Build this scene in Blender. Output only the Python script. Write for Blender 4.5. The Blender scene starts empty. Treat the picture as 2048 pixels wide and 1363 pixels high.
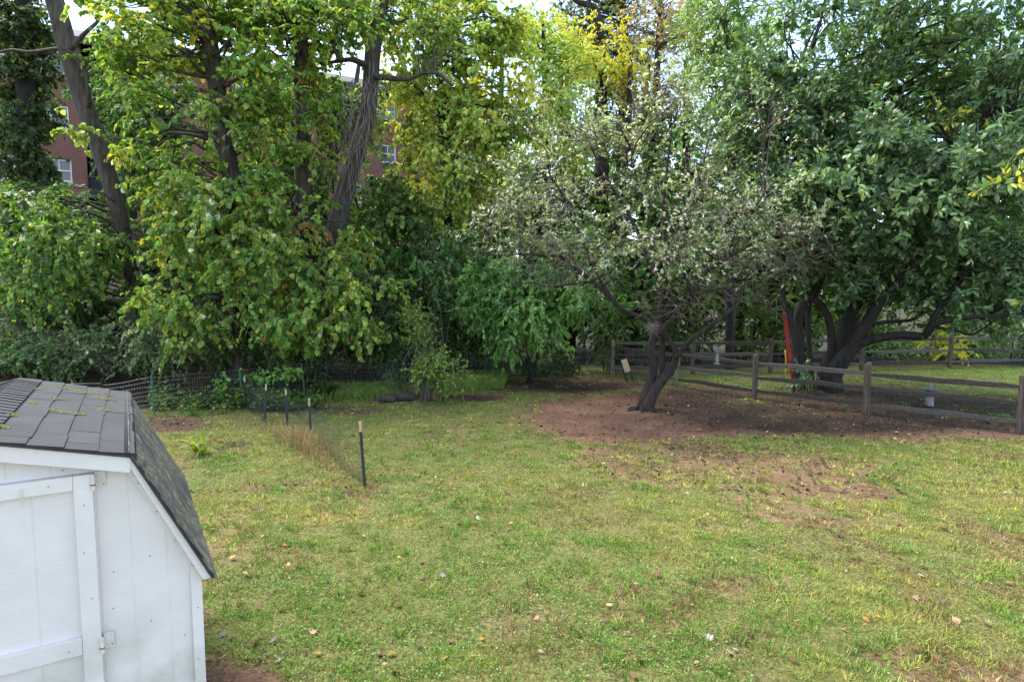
import bpy, math, random
import numpy as np
from mathutils import Vector, Matrix, Euler

SC = bpy.context.scene
COL = SC.collection
rng = np.random.default_rng(11)
PI = math.pi

# ------------------------------------------------------------------ camera, world, sun
F, CX, CY, H = 1220.0, 1024.0, 681.5, 2.8
PITCH = math.atan((681.5 - 580) / F)
cam = bpy.data.objects.new('camera', bpy.data.cameras.new('camera'))
COL.objects.link(cam)
cam.location = (0, 0, H)
cam.rotation_euler = (PI / 2 - PITCH, 0, 0)
cam.data.sensor_width = 36
cam.data.lens = 36 * F / 2048
cam.data.clip_start = 0.05
cam.data.clip_end = 3000
SC.camera = cam

SUN_EL, SUN_AZ = math.radians(56), math.radians(-52)   # azimuth measured from +Y towards +X
world = bpy.data.worlds.new('World')
SC.world = world
world.use_nodes = True
wn, wl = world.node_tree.nodes, world.node_tree.links
wn.clear()
w_out = wn.new('ShaderNodeOutputWorld')
w_bg = wn.new('ShaderNodeBackground')
w_bg.inputs['Strength'].default_value = 0.15
sky = wn.new('ShaderNodeTexSky')
sky.sky_type = 'NISHITA'
sky.sun_disc = False
sky.sun_elevation = SUN_EL
sky.sun_rotation = SUN_AZ
sky.air_density = 1.0
sky.dust_density = 0.4
sky.ozone_density = 1.6
tc = wn.new('ShaderNodeTexCoord')
nz = wn.new('ShaderNodeTexNoise')
nz.inputs['Scale'].default_value = 2.6
nz.inputs['Detail'].default_value = 9
nz.inputs['Roughness'].default_value = 0.58
rampw = wn.new('ShaderNodeValToRGB')
rampw.color_ramp.elements[0].position = 0.47
rampw.color_ramp.elements[1].position = 0.70
rampw.color_ramp.elements[0].color = (0.10, 0.10, 0.10, 1)
mixw = wn.new('ShaderNodeMix')
mixw.data_type = 'RGBA'
mixw.inputs['B'].default_value = (4.0, 4.1, 4.25, 1)
wl.new(tc.outputs['Generated'], nz.inputs['Vector'])
wl.new(nz.outputs['Fac'], rampw.inputs['Fac'])
wl.new(rampw.outputs['Color'], mixw.inputs['Factor'])
wl.new(sky.outputs['Color'], mixw.inputs['A'])
wl.new(mixw.outputs['Result'], w_bg.inputs['Color'])
wl.new(w_bg.outputs['Background'], w_out.inputs['Surface'])

sun = bpy.data.objects.new('sun', bpy.data.lights.new('sun', 'SUN'))
COL.objects.link(sun)
sun.data.energy = 2.9
sun.data.angle = math.radians(32)
sun.data.color = (1.0, 0.95, 0.86)
sdir = Vector((math.sin(SUN_AZ) * math.cos(SUN_EL), math.cos(SUN_AZ) * math.cos(SUN_EL), math.sin(SUN_EL)))
sun.rotation_euler = (-sdir).to_track_quat('-Z', 'Y').to_euler()
sun.location = (0, 0, 40)

SC.view_settings.view_transform = 'Standard'
SC.view_settings.look = 'None'
SC.view_settings.gamma = 1
SC.view_settings.exposure = 1.8
SC.cycles.max_bounces = 7
SC.cycles.diffuse_bounces = 4
SC.cycles.transmission_bounces = 4
SC.cycles.transparent_max_bounces = 4
SC.cycles.use_denoising = True
SC.cycles.denoising_input_passes = 'RGB_ALBEDO_NORMAL'

# ------------------------------------------------------------------ camera geometry of the survey
def ray(px, py):
    cx, cy = (px - CX) / F, (CY - py) / F
    return np.array([cx, math.cos(PITCH) + cy * math.sin(PITCH), -math.sin(PITCH) + cy * math.cos(PITCH)])

def G(px, py, z=0.0):
    d = ray(px, py)
    return np.array([0, 0, H]) + (z - H) / d[2] * d

def W(px, py, Y):
    d = ray(px, py)
    return np.array([0, 0, H]) + Y / d[1] * d

def proj(x, y, z=0.0):
    dz = z - H
    yc = y * math.cos(PITCH) - dz * math.sin(PITCH)
    zc = y * math.sin(PITCH) + dz * math.cos(PITCH)
    yc = np.maximum(yc, 0.05)
    return CX + F * x / yc, CY - F * zc / yc

# ------------------------------------------------------------------ numpy noise
def _h(ix, iy, iz, s):
    n = (ix.astype(np.int64) * 374761393 + iy.astype(np.int64) * 668265263 + iz.astype(np.int64) * 2147483647 + s * 1274126177) & 0xffffffff
    n = ((n ^ (n >> 13)) * 1274126177) & 0xffffffff
    n = (n ^ (n >> 16)) & 0xffffffff
    return n.astype(np.float64) / 4294967295.0

def vnoise(x, y, z=0.0, s=0):
    x, y = np.asarray(x, float), np.asarray(y, float)
    z = np.zeros_like(x) + z
    ix, iy, iz = np.floor(x), np.floor(y), np.floor(z)
    fx, fy, fz = x - ix, y - iy, z - iz
    fx, fy, fz = [t * t * (3 - 2 * t) for t in (fx, fy, fz)]
    r = 0
    for a in (0, 1):
        for b in (0, 1):
            for c in (0, 1):
                w = (fx if a else 1 - fx) * (fy if b else 1 - fy) * (fz if c else 1 - fz)
                r = r + w * _h(ix + a, iy + b, iz + c, s)
    return r

def fbm(x, y, z=0.0, s=0, o=4):
    r, a, t = 0, 1.0, 0
    for i in range(o):
        r = r + a * vnoise(np.asarray(x) * 2 ** i, np.asarray(y) * 2 ** i, np.asarray(z) * 2 ** i, s + i * 17)
        t += a
        a *= 0.5
    return r / t

def smooth(a, b, x):
    t = np.clip((x - a) / (b - a), 0, 1)
    return t * t * (3 - 2 * t)

# ------------------------------------------------------------------ terrain
FL0, FLD = np.array([-9.0, 13.1]), np.array([8.15, 6.1])
FLD = FLD / np.linalg.norm(FLD)
FLN = np.array([-FLD[1], FLD[0]])

def beyond(x, y):
    return (x - FL0[0]) * FLN[0] + (y - FL0[1]) * FLN[1]

def gz(x, y):
    x, y = np.asarray(x, float), np.asarray(y, float)
    t = beyond(x, y)
    h = 0.27 * np.maximum(0, t - 1.2)
    h = np.minimum(h, 6.2) * smooth(5.5, -1.0, x)
    b = (fbm(x * 0.35, y * 0.35, 0, 3, 2) - 0.5) * 0.09 + (vnoise(x * 1.5, y * 1.5, 0, 9) - 0.5) * 0.028
    near = smooth(60, 30, np.abs(x)) * smooth(80, 40, np.abs(y))
    return h + b * near

def gz1(x, y):
    return float(gz(np.array([x]), np.array([y]))[0])

DIRT = [(1690, 790, 210, 26, 0.95), (1880, 815, 190, 22, 0.85), (1480, 775, 110, 12, 0.5), (2000, 800, 110, 16, 0.6),   # bare patches surveyed off the lawn, the front right one strengthened to paint in magnolia shade: centre, half axes (as seen from the porch), strength
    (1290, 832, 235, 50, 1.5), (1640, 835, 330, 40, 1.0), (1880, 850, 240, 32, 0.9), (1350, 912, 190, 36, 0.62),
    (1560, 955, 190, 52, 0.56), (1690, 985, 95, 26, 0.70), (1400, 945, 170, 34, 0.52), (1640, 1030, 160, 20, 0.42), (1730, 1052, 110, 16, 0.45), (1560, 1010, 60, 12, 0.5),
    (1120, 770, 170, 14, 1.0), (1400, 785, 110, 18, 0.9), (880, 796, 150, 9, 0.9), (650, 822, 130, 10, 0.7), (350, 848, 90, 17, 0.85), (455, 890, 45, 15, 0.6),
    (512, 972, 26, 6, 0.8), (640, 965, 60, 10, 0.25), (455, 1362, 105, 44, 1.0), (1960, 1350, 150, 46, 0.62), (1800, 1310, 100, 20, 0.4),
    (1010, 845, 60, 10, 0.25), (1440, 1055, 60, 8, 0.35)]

MULCH_SHADE = [(470, 1360, 120, 50, 0.8), (1680, 830, 370, 42, 1.0), (1450, 795, 200, 26, 1.0), (1690, 790, 240, 30, 1.0), (1900, 822, 260, 40, 1.0), (1110, 770, 170, 15, 0.9), (880, 796, 160, 10, 0.9), (620, 824, 150, 12, 0.8), (350, 848, 100, 18, 0.7), (1480, 890, 220, 26, 0.55), (455, 890, 46, 16, 0.9)]  # dark leaf-mould soil; under the magnolia it also paints in the crown's shade
def mulch_shade(x, y):
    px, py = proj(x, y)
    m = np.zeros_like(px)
    for cx, cy, a, b, s in MULCH_SHADE:
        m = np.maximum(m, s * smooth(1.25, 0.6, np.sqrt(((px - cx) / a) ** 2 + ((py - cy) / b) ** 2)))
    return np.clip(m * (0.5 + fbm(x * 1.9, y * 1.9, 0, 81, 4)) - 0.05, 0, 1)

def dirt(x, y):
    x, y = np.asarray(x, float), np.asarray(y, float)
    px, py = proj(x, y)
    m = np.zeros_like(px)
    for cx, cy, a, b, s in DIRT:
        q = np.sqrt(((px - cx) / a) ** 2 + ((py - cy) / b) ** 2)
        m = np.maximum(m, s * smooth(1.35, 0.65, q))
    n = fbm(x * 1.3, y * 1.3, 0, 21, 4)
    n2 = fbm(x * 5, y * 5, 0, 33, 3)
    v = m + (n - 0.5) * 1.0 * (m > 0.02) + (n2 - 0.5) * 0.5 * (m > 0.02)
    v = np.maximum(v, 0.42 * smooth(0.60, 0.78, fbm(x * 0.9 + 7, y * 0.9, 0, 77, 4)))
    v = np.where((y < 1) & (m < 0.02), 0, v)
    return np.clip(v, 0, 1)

# ------------------------------------------------------------------ materials
MATS = {}

def nmat(name):
    m = bpy.data.materials.new(name)
    m.use_nodes = True
    n, l = m.node_tree.nodes, m.node_tree.links
    n.clear()
    out = n.new('ShaderNodeOutputMaterial')
    p = n.new('ShaderNodeBsdfPrincipled')
    l.new(p.outputs[0], out.inputs['Surface'])
    MATS[name] = m
    return m, n, l, p, out

def noise_node(n, l, scale, detail=5, vec=None, rough=0.6):
    t = n.new('ShaderNodeTexNoise')
    t.inputs['Scale'].default_value = scale
    t.inputs['Detail'].default_value = detail
    t.inputs['Roughness'].default_value = rough
    if vec is not None:
        l.new(vec, t.inputs['Vector'])
    return t

def ramp(n, l, fac, stops):
    r = n.new('ShaderNodeValToRGB')
    e = r.color_ramp.elements
    while len(e) < len(stops):
        e.new(0.5)
    for i, (p, c) in enumerate(stops):
        e[i].position = p
        e[i].color = (*c, 1)
    l.new(fac, r.inputs['Fac'])
    return r

def objcoord(n, l, scale=(1, 1, 1), rot=(0, 0, 0)):
    t = n.new('ShaderNodeTexCoord')
    mp = n.new('ShaderNodeMapping')
    mp.inputs['Scale'].default_value = scale
    mp.inputs['Rotation'].default_value = rot
    l.new(t.outputs['Object'], mp.inputs['Vector'])
    return mp.outputs['Vector']

def bump(n, l, p, h, strength, dist=0.02):
    b = n.new('ShaderNodeBump')
    b.inputs['Strength'].default_value = strength
    b.inputs['Distance'].default_value = dist
    l.new(h, b.inputs['Height'])
    l.new(b.outputs['Normal'], p.inputs['Normal'])

def simple(name, c0, c1, scale=8, rough=0.7, stretch=(1, 1, 1), bs=0.3, metal=0.0, bd=0.01):
    m, n, l, p, o = nmat(name)
    v = objcoord(n, l, stretch)
    t = noise_node(n, l, scale, 6, v)
    r = ramp(n, l, t.outputs['Fac'], [(0.3, c0), (0.7, c1)])
    l.new(r.outputs['Color'], p.inputs['Base Color'])
    p.inputs['Roughness'].default_value = rough
    p.inputs['Metallic'].default_value = metal
    if bs:
        bump(n, l, p, t.outputs['Fac'], bs, bd)
    return m

def leafmat(name, rough=0.5, trans=0.5, spec=0.4, ty=(1.25, 1.2, 0.6)):
    m, n, l, p, o = nmat(name)
    a = n.new('ShaderNodeAttribute')
    a.attribute_name = 'col'
    l.new(a.outputs['Color'], p.inputs['Base Color'])
    p.inputs['Roughness'].default_value = rough
    p.inputs['Specular IOR Level'].default_value = spec
    tr = n.new('ShaderNodeBsdfTranslucent')
    mm = n.new('ShaderNodeMix')
    mm.data_type = 'RGBA'
    mm.blend_type = 'MULTIPLY'
    mm.inputs['Factor'].default_value = 1
    mm.inputs['B'].default_value = (*ty, 1)
    l.new(a.outputs['Color'], mm.inputs['A'])
    l.new(mm.outputs['Result'], tr.inputs['Color'])
    ms = n.new('ShaderNodeMixShader')
    ms.inputs['Fac'].default_value = trans
    l.new(p.outputs[0], ms.inputs[1])
    l.new(tr.outputs[0], ms.inputs[2])
    l.new(ms.outputs[0], o.inputs['Surface'])
    return m

LEAF = leafmat('leaf')
GLOSSY_LEAF = leafmat('glossy_leaf', 0.36, 0.28, 0.5, (1.2, 1.3, 0.6))
GRASS = leafmat('grass_blade', 0.7, 0.25, 0.15, (1.15, 1.15, 0.7))
LITTER = leafmat('dry_leaf', 0.65, 0.1, 0.3, (1, 1, 1))
BARK = simple('bark', (0.02, 0.016, 0.013), (0.095, 0.078, 0.066), 9, 0.9, (1, 1, 0.16), 0.9, 0, 0.04)
BARK_GREY = simple('bark_grey', (0.018, 0.014, 0.011), (0.105, 0.082, 0.066), 9, 0.9, (1, 1, 0.2), 0.9, 0, 0.04)
BARK_DARK = simple('bark_dark', (0.006, 0.005, 0.0045), (0.034, 0.028, 0.024), 9, 0.85, (1, 1, 0.2), 0.8, 0, 0.03)
BARK_WET = simple('bark_wet', (0.005, 0.0035, 0.003), (0.058, 0.038, 0.031), 15, 0.8, (1, 1, 0.10), 1.0, 0, 0.09)
TWIG = simple('twig', (0.10, 0.08, 0.07), (0.26, 0.22, 0.19), 5, 0.9, (1, 1, 1), 0)
TWIG_PALE = simple('twig_pale', (0.09, 0.072, 0.06), (0.23, 0.19, 0.165), 5, 0.9, (1, 1, 1), 0)
TWIG_DARK = simple('twig_dark', (0.03, 0.026, 0.022), (0.09, 0.075, 0.06), 5, 0.9, (1, 1, 1), 0)
RAILWOOD = simple('rail_wood', (0.020, 0.0155, 0.013), (0.070, 0.055, 0.046), 7, 0.85, (3, 3, 3), 0.6, 0, 0.02)
RAILGREY = simple('rail_wood_grey', (0.045, 0.038, 0.033), (0.135, 0.115, 0.10), 7, 0.85, (3, 3, 3), 0.6, 0, 0.02)
POSTWOOD = simple('post_wood', (0.042, 0.032, 0.026), (0.13, 0.10, 0.08), 9, 0.85, (3, 3, 0.5), 0.6, 0, 0.02)
POSTMOSS = simple('post_wood_mossy', (0.08, 0.075, 0.04), (0.24, 0.21, 0.12), 9, 0.85, (3, 3, 0.5), 0.6, 0, 0.02)
WIRE = simple('galvanised_wire', (0.09, 0.095, 0.10), (0.17, 0.175, 0.18), 20, 0.5, (1, 1, 1), 0, 0.3)
WIRE_DARK = simple('dark_wire', (0.05, 0.05, 0.045), (0.11, 0.11, 0.10), 20, 0.6, (1, 1, 1), 0, 0.2)
NET = simple('black_net', (0.012, 0.02, 0.018), (0.03, 0.045, 0.04), 20, 0.7, (1, 1, 1), 0)
NETBLUE = simple('blue_net', (0.015, 0.040, 0.055), (0.03, 0.065, 0.085), 6, 0.7, (1, 1, 1), 0)
TPOST = simple('green_post_paint', (0.010, 0.075, 0.072), (0.03, 0.15, 0.14), 14, 0.5, (1, 1, 1), 0.2)
BLACKPLASTIC = simple('black_sleeve', (0.012, 0.014, 0.014), (0.035, 0.038, 0.038), 20, 0.55, (1, 1, 1), 0.3)
PALEWOOD = simple('pale_wood', (0.36, 0.24, 0.14), (0.58, 0.42, 0.27), 12, 0.7, (2, 2, 0.3), 0.3)
RED = simple('red_fabric', (0.22, 0.007, 0.010), (0.36, 0.02, 0.022), 6, 0.6, (4, 4, 0.6), 0.3)
YELLOWFAB = simple('yellow_fabric', (0.45, 0.30, 0.02), (0.6, 0.4, 0.04), 6, 0.7)
BLUEFAB = simple('blue_fabric', (0.02, 0.04, 0.25), (0.03, 0.07, 0.35), 6, 0.7)
STONE = simple('pale_stone', (0.15, 0.15, 0.155), (0.28, 0.28, 0.285), 16, 0.8, (1, 1, 1), 0.4)
ROTTEN = simple('rotten_wood', (0.012, 0.010, 0.009), (0.08, 0.06, 0.05), 9, 0.8, (1, 1, 1), 1.0, 0, 0.06)
BRASS_RUST = simple('rusty_painted_metal', (0.72, 0.71, 0.70), (0.62, 0.52, 0.46), 26, 0.6, (1, 1, 1), 0.3)
RUST = simple('rust', (0.25, 0.07, 0.03), (0.45, 0.17, 0.08), 30, 0.8, (1, 1, 1), 0.3)
MOSS = simple('moss', (0.05, 0.055, 0.008), (0.12, 0.125, 0.018), 40, 0.95, (1, 1, 1), 0.8, 0, 0.02)
FEEDERBLUE = simple('feeder_blue', (0.02, 0.10, 0.16), (0.04, 0.16, 0.24), 10, 0.4)
SEED = simple('feeder_seed', (0.14, 0.12, 0.09), (0.28, 0.25, 0.20), 60, 0.5)
WHITEPLASTIC = simple('white_plastic', (0.16, 0.19, 0.22), (0.24, 0.27, 0.30), 10, 0.4, (1, 1, 1), 0)
NAVY = simple('navy_paint', (0.012, 0.018, 0.05), (0.02, 0.03, 0.09), 3, 0.35, (1, 1, 1), 0)
ROOFSLATE = simple('building_roof', (0.022, 0.023, 0.027), (0.05, 0.05, 0.057), 6, 0.85, (1, 1, 1), 0.3)
DARKTRIM = simple('dark_trim', (0.03, 0.03, 0.032), (0.055, 0.055, 0.06), 6, 0.7, (1, 1, 1), 0.1)
WHITETRIM = simple('window_white', (0.62, 0.62, 0.62), (0.74, 0.74, 0.74), 6, 0.6, (1, 1, 1), 0)
CONCRETE = simple('sill_concrete', (0.38, 0.36, 0.34), (0.52, 0.50, 0.47), 8, 0.85)

# window glass
m, n, l, p, o = nmat('window_glass')
p.inputs['Base Color'].default_value = (0.045, 0.055, 0.065, 1)
p.inputs['Roughness'].default_value = 0.08
p.inputs['Specular IOR Level'].default_value = 0.8
GLASS = m

# brick wall of the flats: colour and fine relief of courses a centimetre wide in the picture
m, n, l, p, o = nmat('brick')
v = objcoord(n, l)
bt = n.new('ShaderNodeTexBrick')
bt.inputs['Scale'].default_value = 1
bt.inputs['Brick Width'].default_value = 0.22
bt.inputs['Row Height'].default_value = 0.075
bt.inputs['Mortar Size'].default_value = 0.009
bt.inputs['Color1'].default_value = (0.15, 0.040, 0.027, 1)
bt.inputs['Color2'].default_value = (0.20, 0.060, 0.040, 1)
bt.inputs['Mortar'].default_value = (0.22, 0.17, 0.145, 1)
l.new(v, bt.inputs['Vector'])
t = noise_node(n, l, 0.7, 5, v)
mx = n.new('ShaderNodeMix'); mx.data_type = 'RGBA'; mx.blend_type = 'MULTIPLY'
mx.inputs['Factor'].default_value = 0.6
r = ramp(n, l, t.outputs['Fac'], [(0.3, (0.6, 0.6, 0.6)), (0.7, (1.1, 1.05, 1))])
l.new(bt.outputs['Color'], mx.inputs['A']); l.new(r.outputs['Color'], mx.inputs['B'])
l.new(mx.outputs['Result'], p.inputs['Base Color'])
p.inputs['Roughness'].default_value = 0.85
bump(n, l, p, bt.outputs['Fac'], -0.3, 0.01)
BRICK = m

# painted shed boards: white paint, horizontal saw texture, faint grey-green staining low down
m, n, l, p, o = nmat('shed_paint')
v = objcoord(n, l)
v2 = objcoord(n, l, (4, 4, 46))
t = noise_node(n, l, 1.6, 6, v)
t2 = noise_node(n, l, 3.0, 5, v2)
t3 = noise_node(n, l, 5.0, 6, v)
sep = n.new('ShaderNodeSeparateXYZ'); l.new(v, sep.inputs[0])
mr = n.new('ShaderNodeMapRange')
mr.inputs['From Min'].default_value = 1.1; mr.inputs['From Max'].default_value = 0.7
l.new(sep.outputs['Z'], mr.inputs['Value'])
mu = n.new('ShaderNodeMath'); mu.operation = 'MULTIPLY'
r0 = ramp(n, l, t.outputs['Fac'], [(0.42, (0, 0, 0)), (0.62, (1, 1, 1))])
l.new(r0.outputs['Color'], mu.inputs[0]); l.new(mr.outputs['Result'], mu.inputs[1])
base = ramp(n, l, t3.outputs['Fac'], [(0.3, (0.695, 0.650, 0.650)), (0.7, (0.765, 0.72, 0.72))])
mx = n.new('ShaderNodeMix'); mx.data_type = 'RGBA'
mx.inputs['B'].default_value = (0.46, 0.45, 0.38, 1)
l.new(base.outputs['Color'], mx.inputs['A']); l.new(mu.outputs[0], mx.inputs['Factor'])
l.new(mx.outputs['Result'], p.inputs['Base Color'])
p.inputs['Roughness'].default_value = 0.55
bump(n, l, p, t2.outputs['Fac'], 0.32, 0.006)
PAINT = m

# asphalt shingles
def shingle(name, lichen):
    m, n, l, p, o = nmat(name)
    gp = n.new('ShaderNodeNewGeometry')
    v = gp.outputs['Position']
    mpv = n.new('ShaderNodeMapping'); mpv.inputs['Scale'].default_value = (1, 1, 0.4); l.new(v, mpv.inputs['Vector'])
    g = noise_node(n, l, 260, 3, v)
    big = noise_node(n, l, 4, 5, v)
    oi = n.new('ShaderNodeObjectInfo')
    r = ramp(n, l, g.outputs['Fac'], [(0.25, (0.013, 0.0125, 0.014)), (0.75, (0.054, 0.0545, 0.063))])
    rb = ramp(n, l, big.outputs['Fac'], [(0.3, (0.75, 0.75, 0.75)), (0.7, (1.12, 1.1, 1.12))])
    rr = ramp(n, l, oi.outputs['Random'], [(0, (0.80, 0.80, 0.82)), (1, (1.12, 1.1, 1.1))])
    m1 = n.new('ShaderNodeMix'); m1.data_type = 'RGBA'; m1.blend_type = 'MULTIPLY'; m1.inputs['Factor'].default_value = 1
    m2 = n.new('ShaderNodeMix'); m2.data_type = 'RGBA'; m2.blend_type = 'MULTIPLY'; m2.inputs['Factor'].default_value = 1
    l.new(r.outputs['Color'], m1.inputs['A']); l.new(rb.outputs['Color'], m1.inputs['B'])
    l.new(m1.outputs['Result'], m2.inputs['A']); l.new(rr.outputs['Color'], m2.inputs['B'])
    # lichen flecks: pale yellow-green crust
    vs = mpv.outputs['Vector'] if lichen else v
    li = noise_node(n, l, 38 if lichen else 30, 5, vs, 0.7)
    li2 = noise_node(n, l, 3.0, 3, v)
    th = (0.50, 0.56) if lichen else (0.70, 0.73)
    a = ramp(n, l, li.outputs['Fac'], [(th[0], (0, 0, 0)), (th[1], (1, 1, 1))])
    b = ramp(n, l, li2.outputs['Fac'], [(0.40, (0.0, 0.0, 0.0)), (0.56, (1, 1, 1))])
    mu = n.new('ShaderNodeMath'); mu.operation = 'MULTIPLY'
    l.new(a.outputs['Color'], mu.inputs[0]); l.new(b.outputs['Color'], mu.inputs[1])
    m3 = n.new('ShaderNodeMix'); m3.data_type = 'RGBA'
    m3.inputs['B'].default_value = (0.17, 0.185, 0.085, 1) if lichen else (0.20, 0.21, 0.17, 1)
    l.new(m2.outputs['Result'], m3.inputs['A']); l.new(mu.outputs[0], m3.inputs['Factor'])
    l.new(m3.outputs['Result'], p.inputs['Base Color'])
    p.inputs['Roughness'].default_value = 0.9
    bump(n, l, p, g.outputs['Fac'], 0.5, 0.004)
    return m
SHINGLE = shingle('asphalt_shingle', False)
SHINGLE_LICHEN = shingle('asphalt_shingle_lichen', True)

# ground: thatch and soil by the bare-patch attribute
m, n, l, p, o = nmat('ground_soil')
v = objcoord(n, l)
at = n.new('ShaderNodeAttribute'); at.attribute_name = 'bare'
lt = n.new('ShaderNodeAttribute'); lt.attribute_name = 'wood'
na = noise_node(n, l, 3.2, 8, v, 0.65)
nb = noise_node(n, l, 30, 6, v, 0.7)
nc = noise_node(n, l, 0.8, 5, v)
soil = ramp(n, l, nb.outputs['Fac'], [(0.30, (0.075, 0.040, 0.025)), (0.48, (0.190, 0.108, 0.069)), (0.72, (0.34, 0.208, 0.142))])
soil2 = ramp(n, l, nc.outputs['Fac'], [(0.35, (0.62, 0.56, 0.52)), (0.65, (1.15, 1.12, 1.1))])
ms = n.new('ShaderNodeMix'); ms.data_type = 'RGBA'; ms.blend_type = 'MULTIPLY'; ms.inputs['Factor'].default_value = 1
l.new(soil.outputs['Color'], ms.inputs['A']); l.new(soil2.outputs['Color'], ms.inputs['B'])
thatch = ramp(n, l, nb.outputs['Fac'], [(0.36, (0.045, 0.050, 0.016)), (0.5, (0.115, 0.120, 0.034)), (0.66, (0.22, 0.185, 0.065))])
mg = n.new('ShaderNodeMix'); mg.data_type = 'RGBA'
l.new(at.outputs['Fac'], mg.inputs['Factor']); l.new(thatch.outputs['Color'], mg.inputs['A']); l.new(ms.outputs['Result'], mg.inputs['B'])
mulch_shade_r = ramp(n, l, nb.outputs['Fac'], [(0.32, (0.014, 0.009, 0.007)), (0.5, (0.045, 0.028, 0.020)), (0.72, (0.105, 0.066, 0.047))])
mt_ = n.new('ShaderNodeAttribute'); mt_.attribute_name = 'mulch_shade'
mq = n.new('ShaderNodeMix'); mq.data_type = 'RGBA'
l.new(mt_.outputs['Fac'], mq.inputs['Factor']); l.new(ms.outputs['Result'], mq.inputs['A']); l.new(mulch_shade_r.outputs['Color'], mq.inputs['B'])
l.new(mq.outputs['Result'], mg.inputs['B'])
wood = ramp(n, l, nb.outputs['Fac'], [(0.3, (0.016, 0.014, 0.009)), (0.55, (0.040, 0.032, 0.020)), (0.75, (0.08, 0.06, 0.035))])
mw = n.new('ShaderNodeMix'); mw.data_type = 'RGBA'
l.new(lt.outputs['Fac'], mw.inputs['Factor']); l.new(mg.outputs['Result'], mw.inputs['A']); l.new(wood.outputs['Color'], mw.inputs['B'])
l.new(mw.outputs['Result'], p.inputs['Base Color'])
p.inputs['Roughness'].default_value = 0.95
p.inputs['Specular IOR Level'].default_value = 0.2
bump(n, l, p, nb.outputs['Fac'], 0.8, 0.03)
SOIL = m

# ------------------------------------------------------------------ mesh helpers
ORG = {}

def mk_mesh(name, V, Q=None, T=None, col=None, mat=None, smoothed=False):
    V = np.asarray(V, np.float32)
    me = bpy.data.meshes.new(name)
    nq = 0 if Q is None else len(Q)
    nt = 0 if T is None else len(T)
    me.vertices.add(len(V))
    me.vertices.foreach_set('co', V.ravel())
    idx = np.concatenate(([np.asarray(Q, np.int32).ravel()] if nq else []) + ([np.asarray(T, np.int32).ravel()] if nt else []))
    me.loops.add(len(idx))
    me.loops.foreach_set('vertex_index', idx)
    me.polygons.add(nq + nt)
    ls = np.concatenate([np.arange(nq) * 4, nq * 4 + np.arange(nt) * 3]).astype(np.int32)
    me.polygons.foreach_set('loop_start', ls)
    me.polygons.foreach_set('use_smooth', np.full(nq + nt, bool(smoothed)))
    me.update(calc_edges=True)
    if col is not None:
        a = me.color_attributes.new('col', 'FLOAT_COLOR', 'POINT')
        c = np.ones((len(V), 4), np.float32)
        c[:, :3] = col
        a.data.foreach_set('color', c.ravel())
    if mat is not None:
        me.materials.append(mat)
    return me

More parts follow.
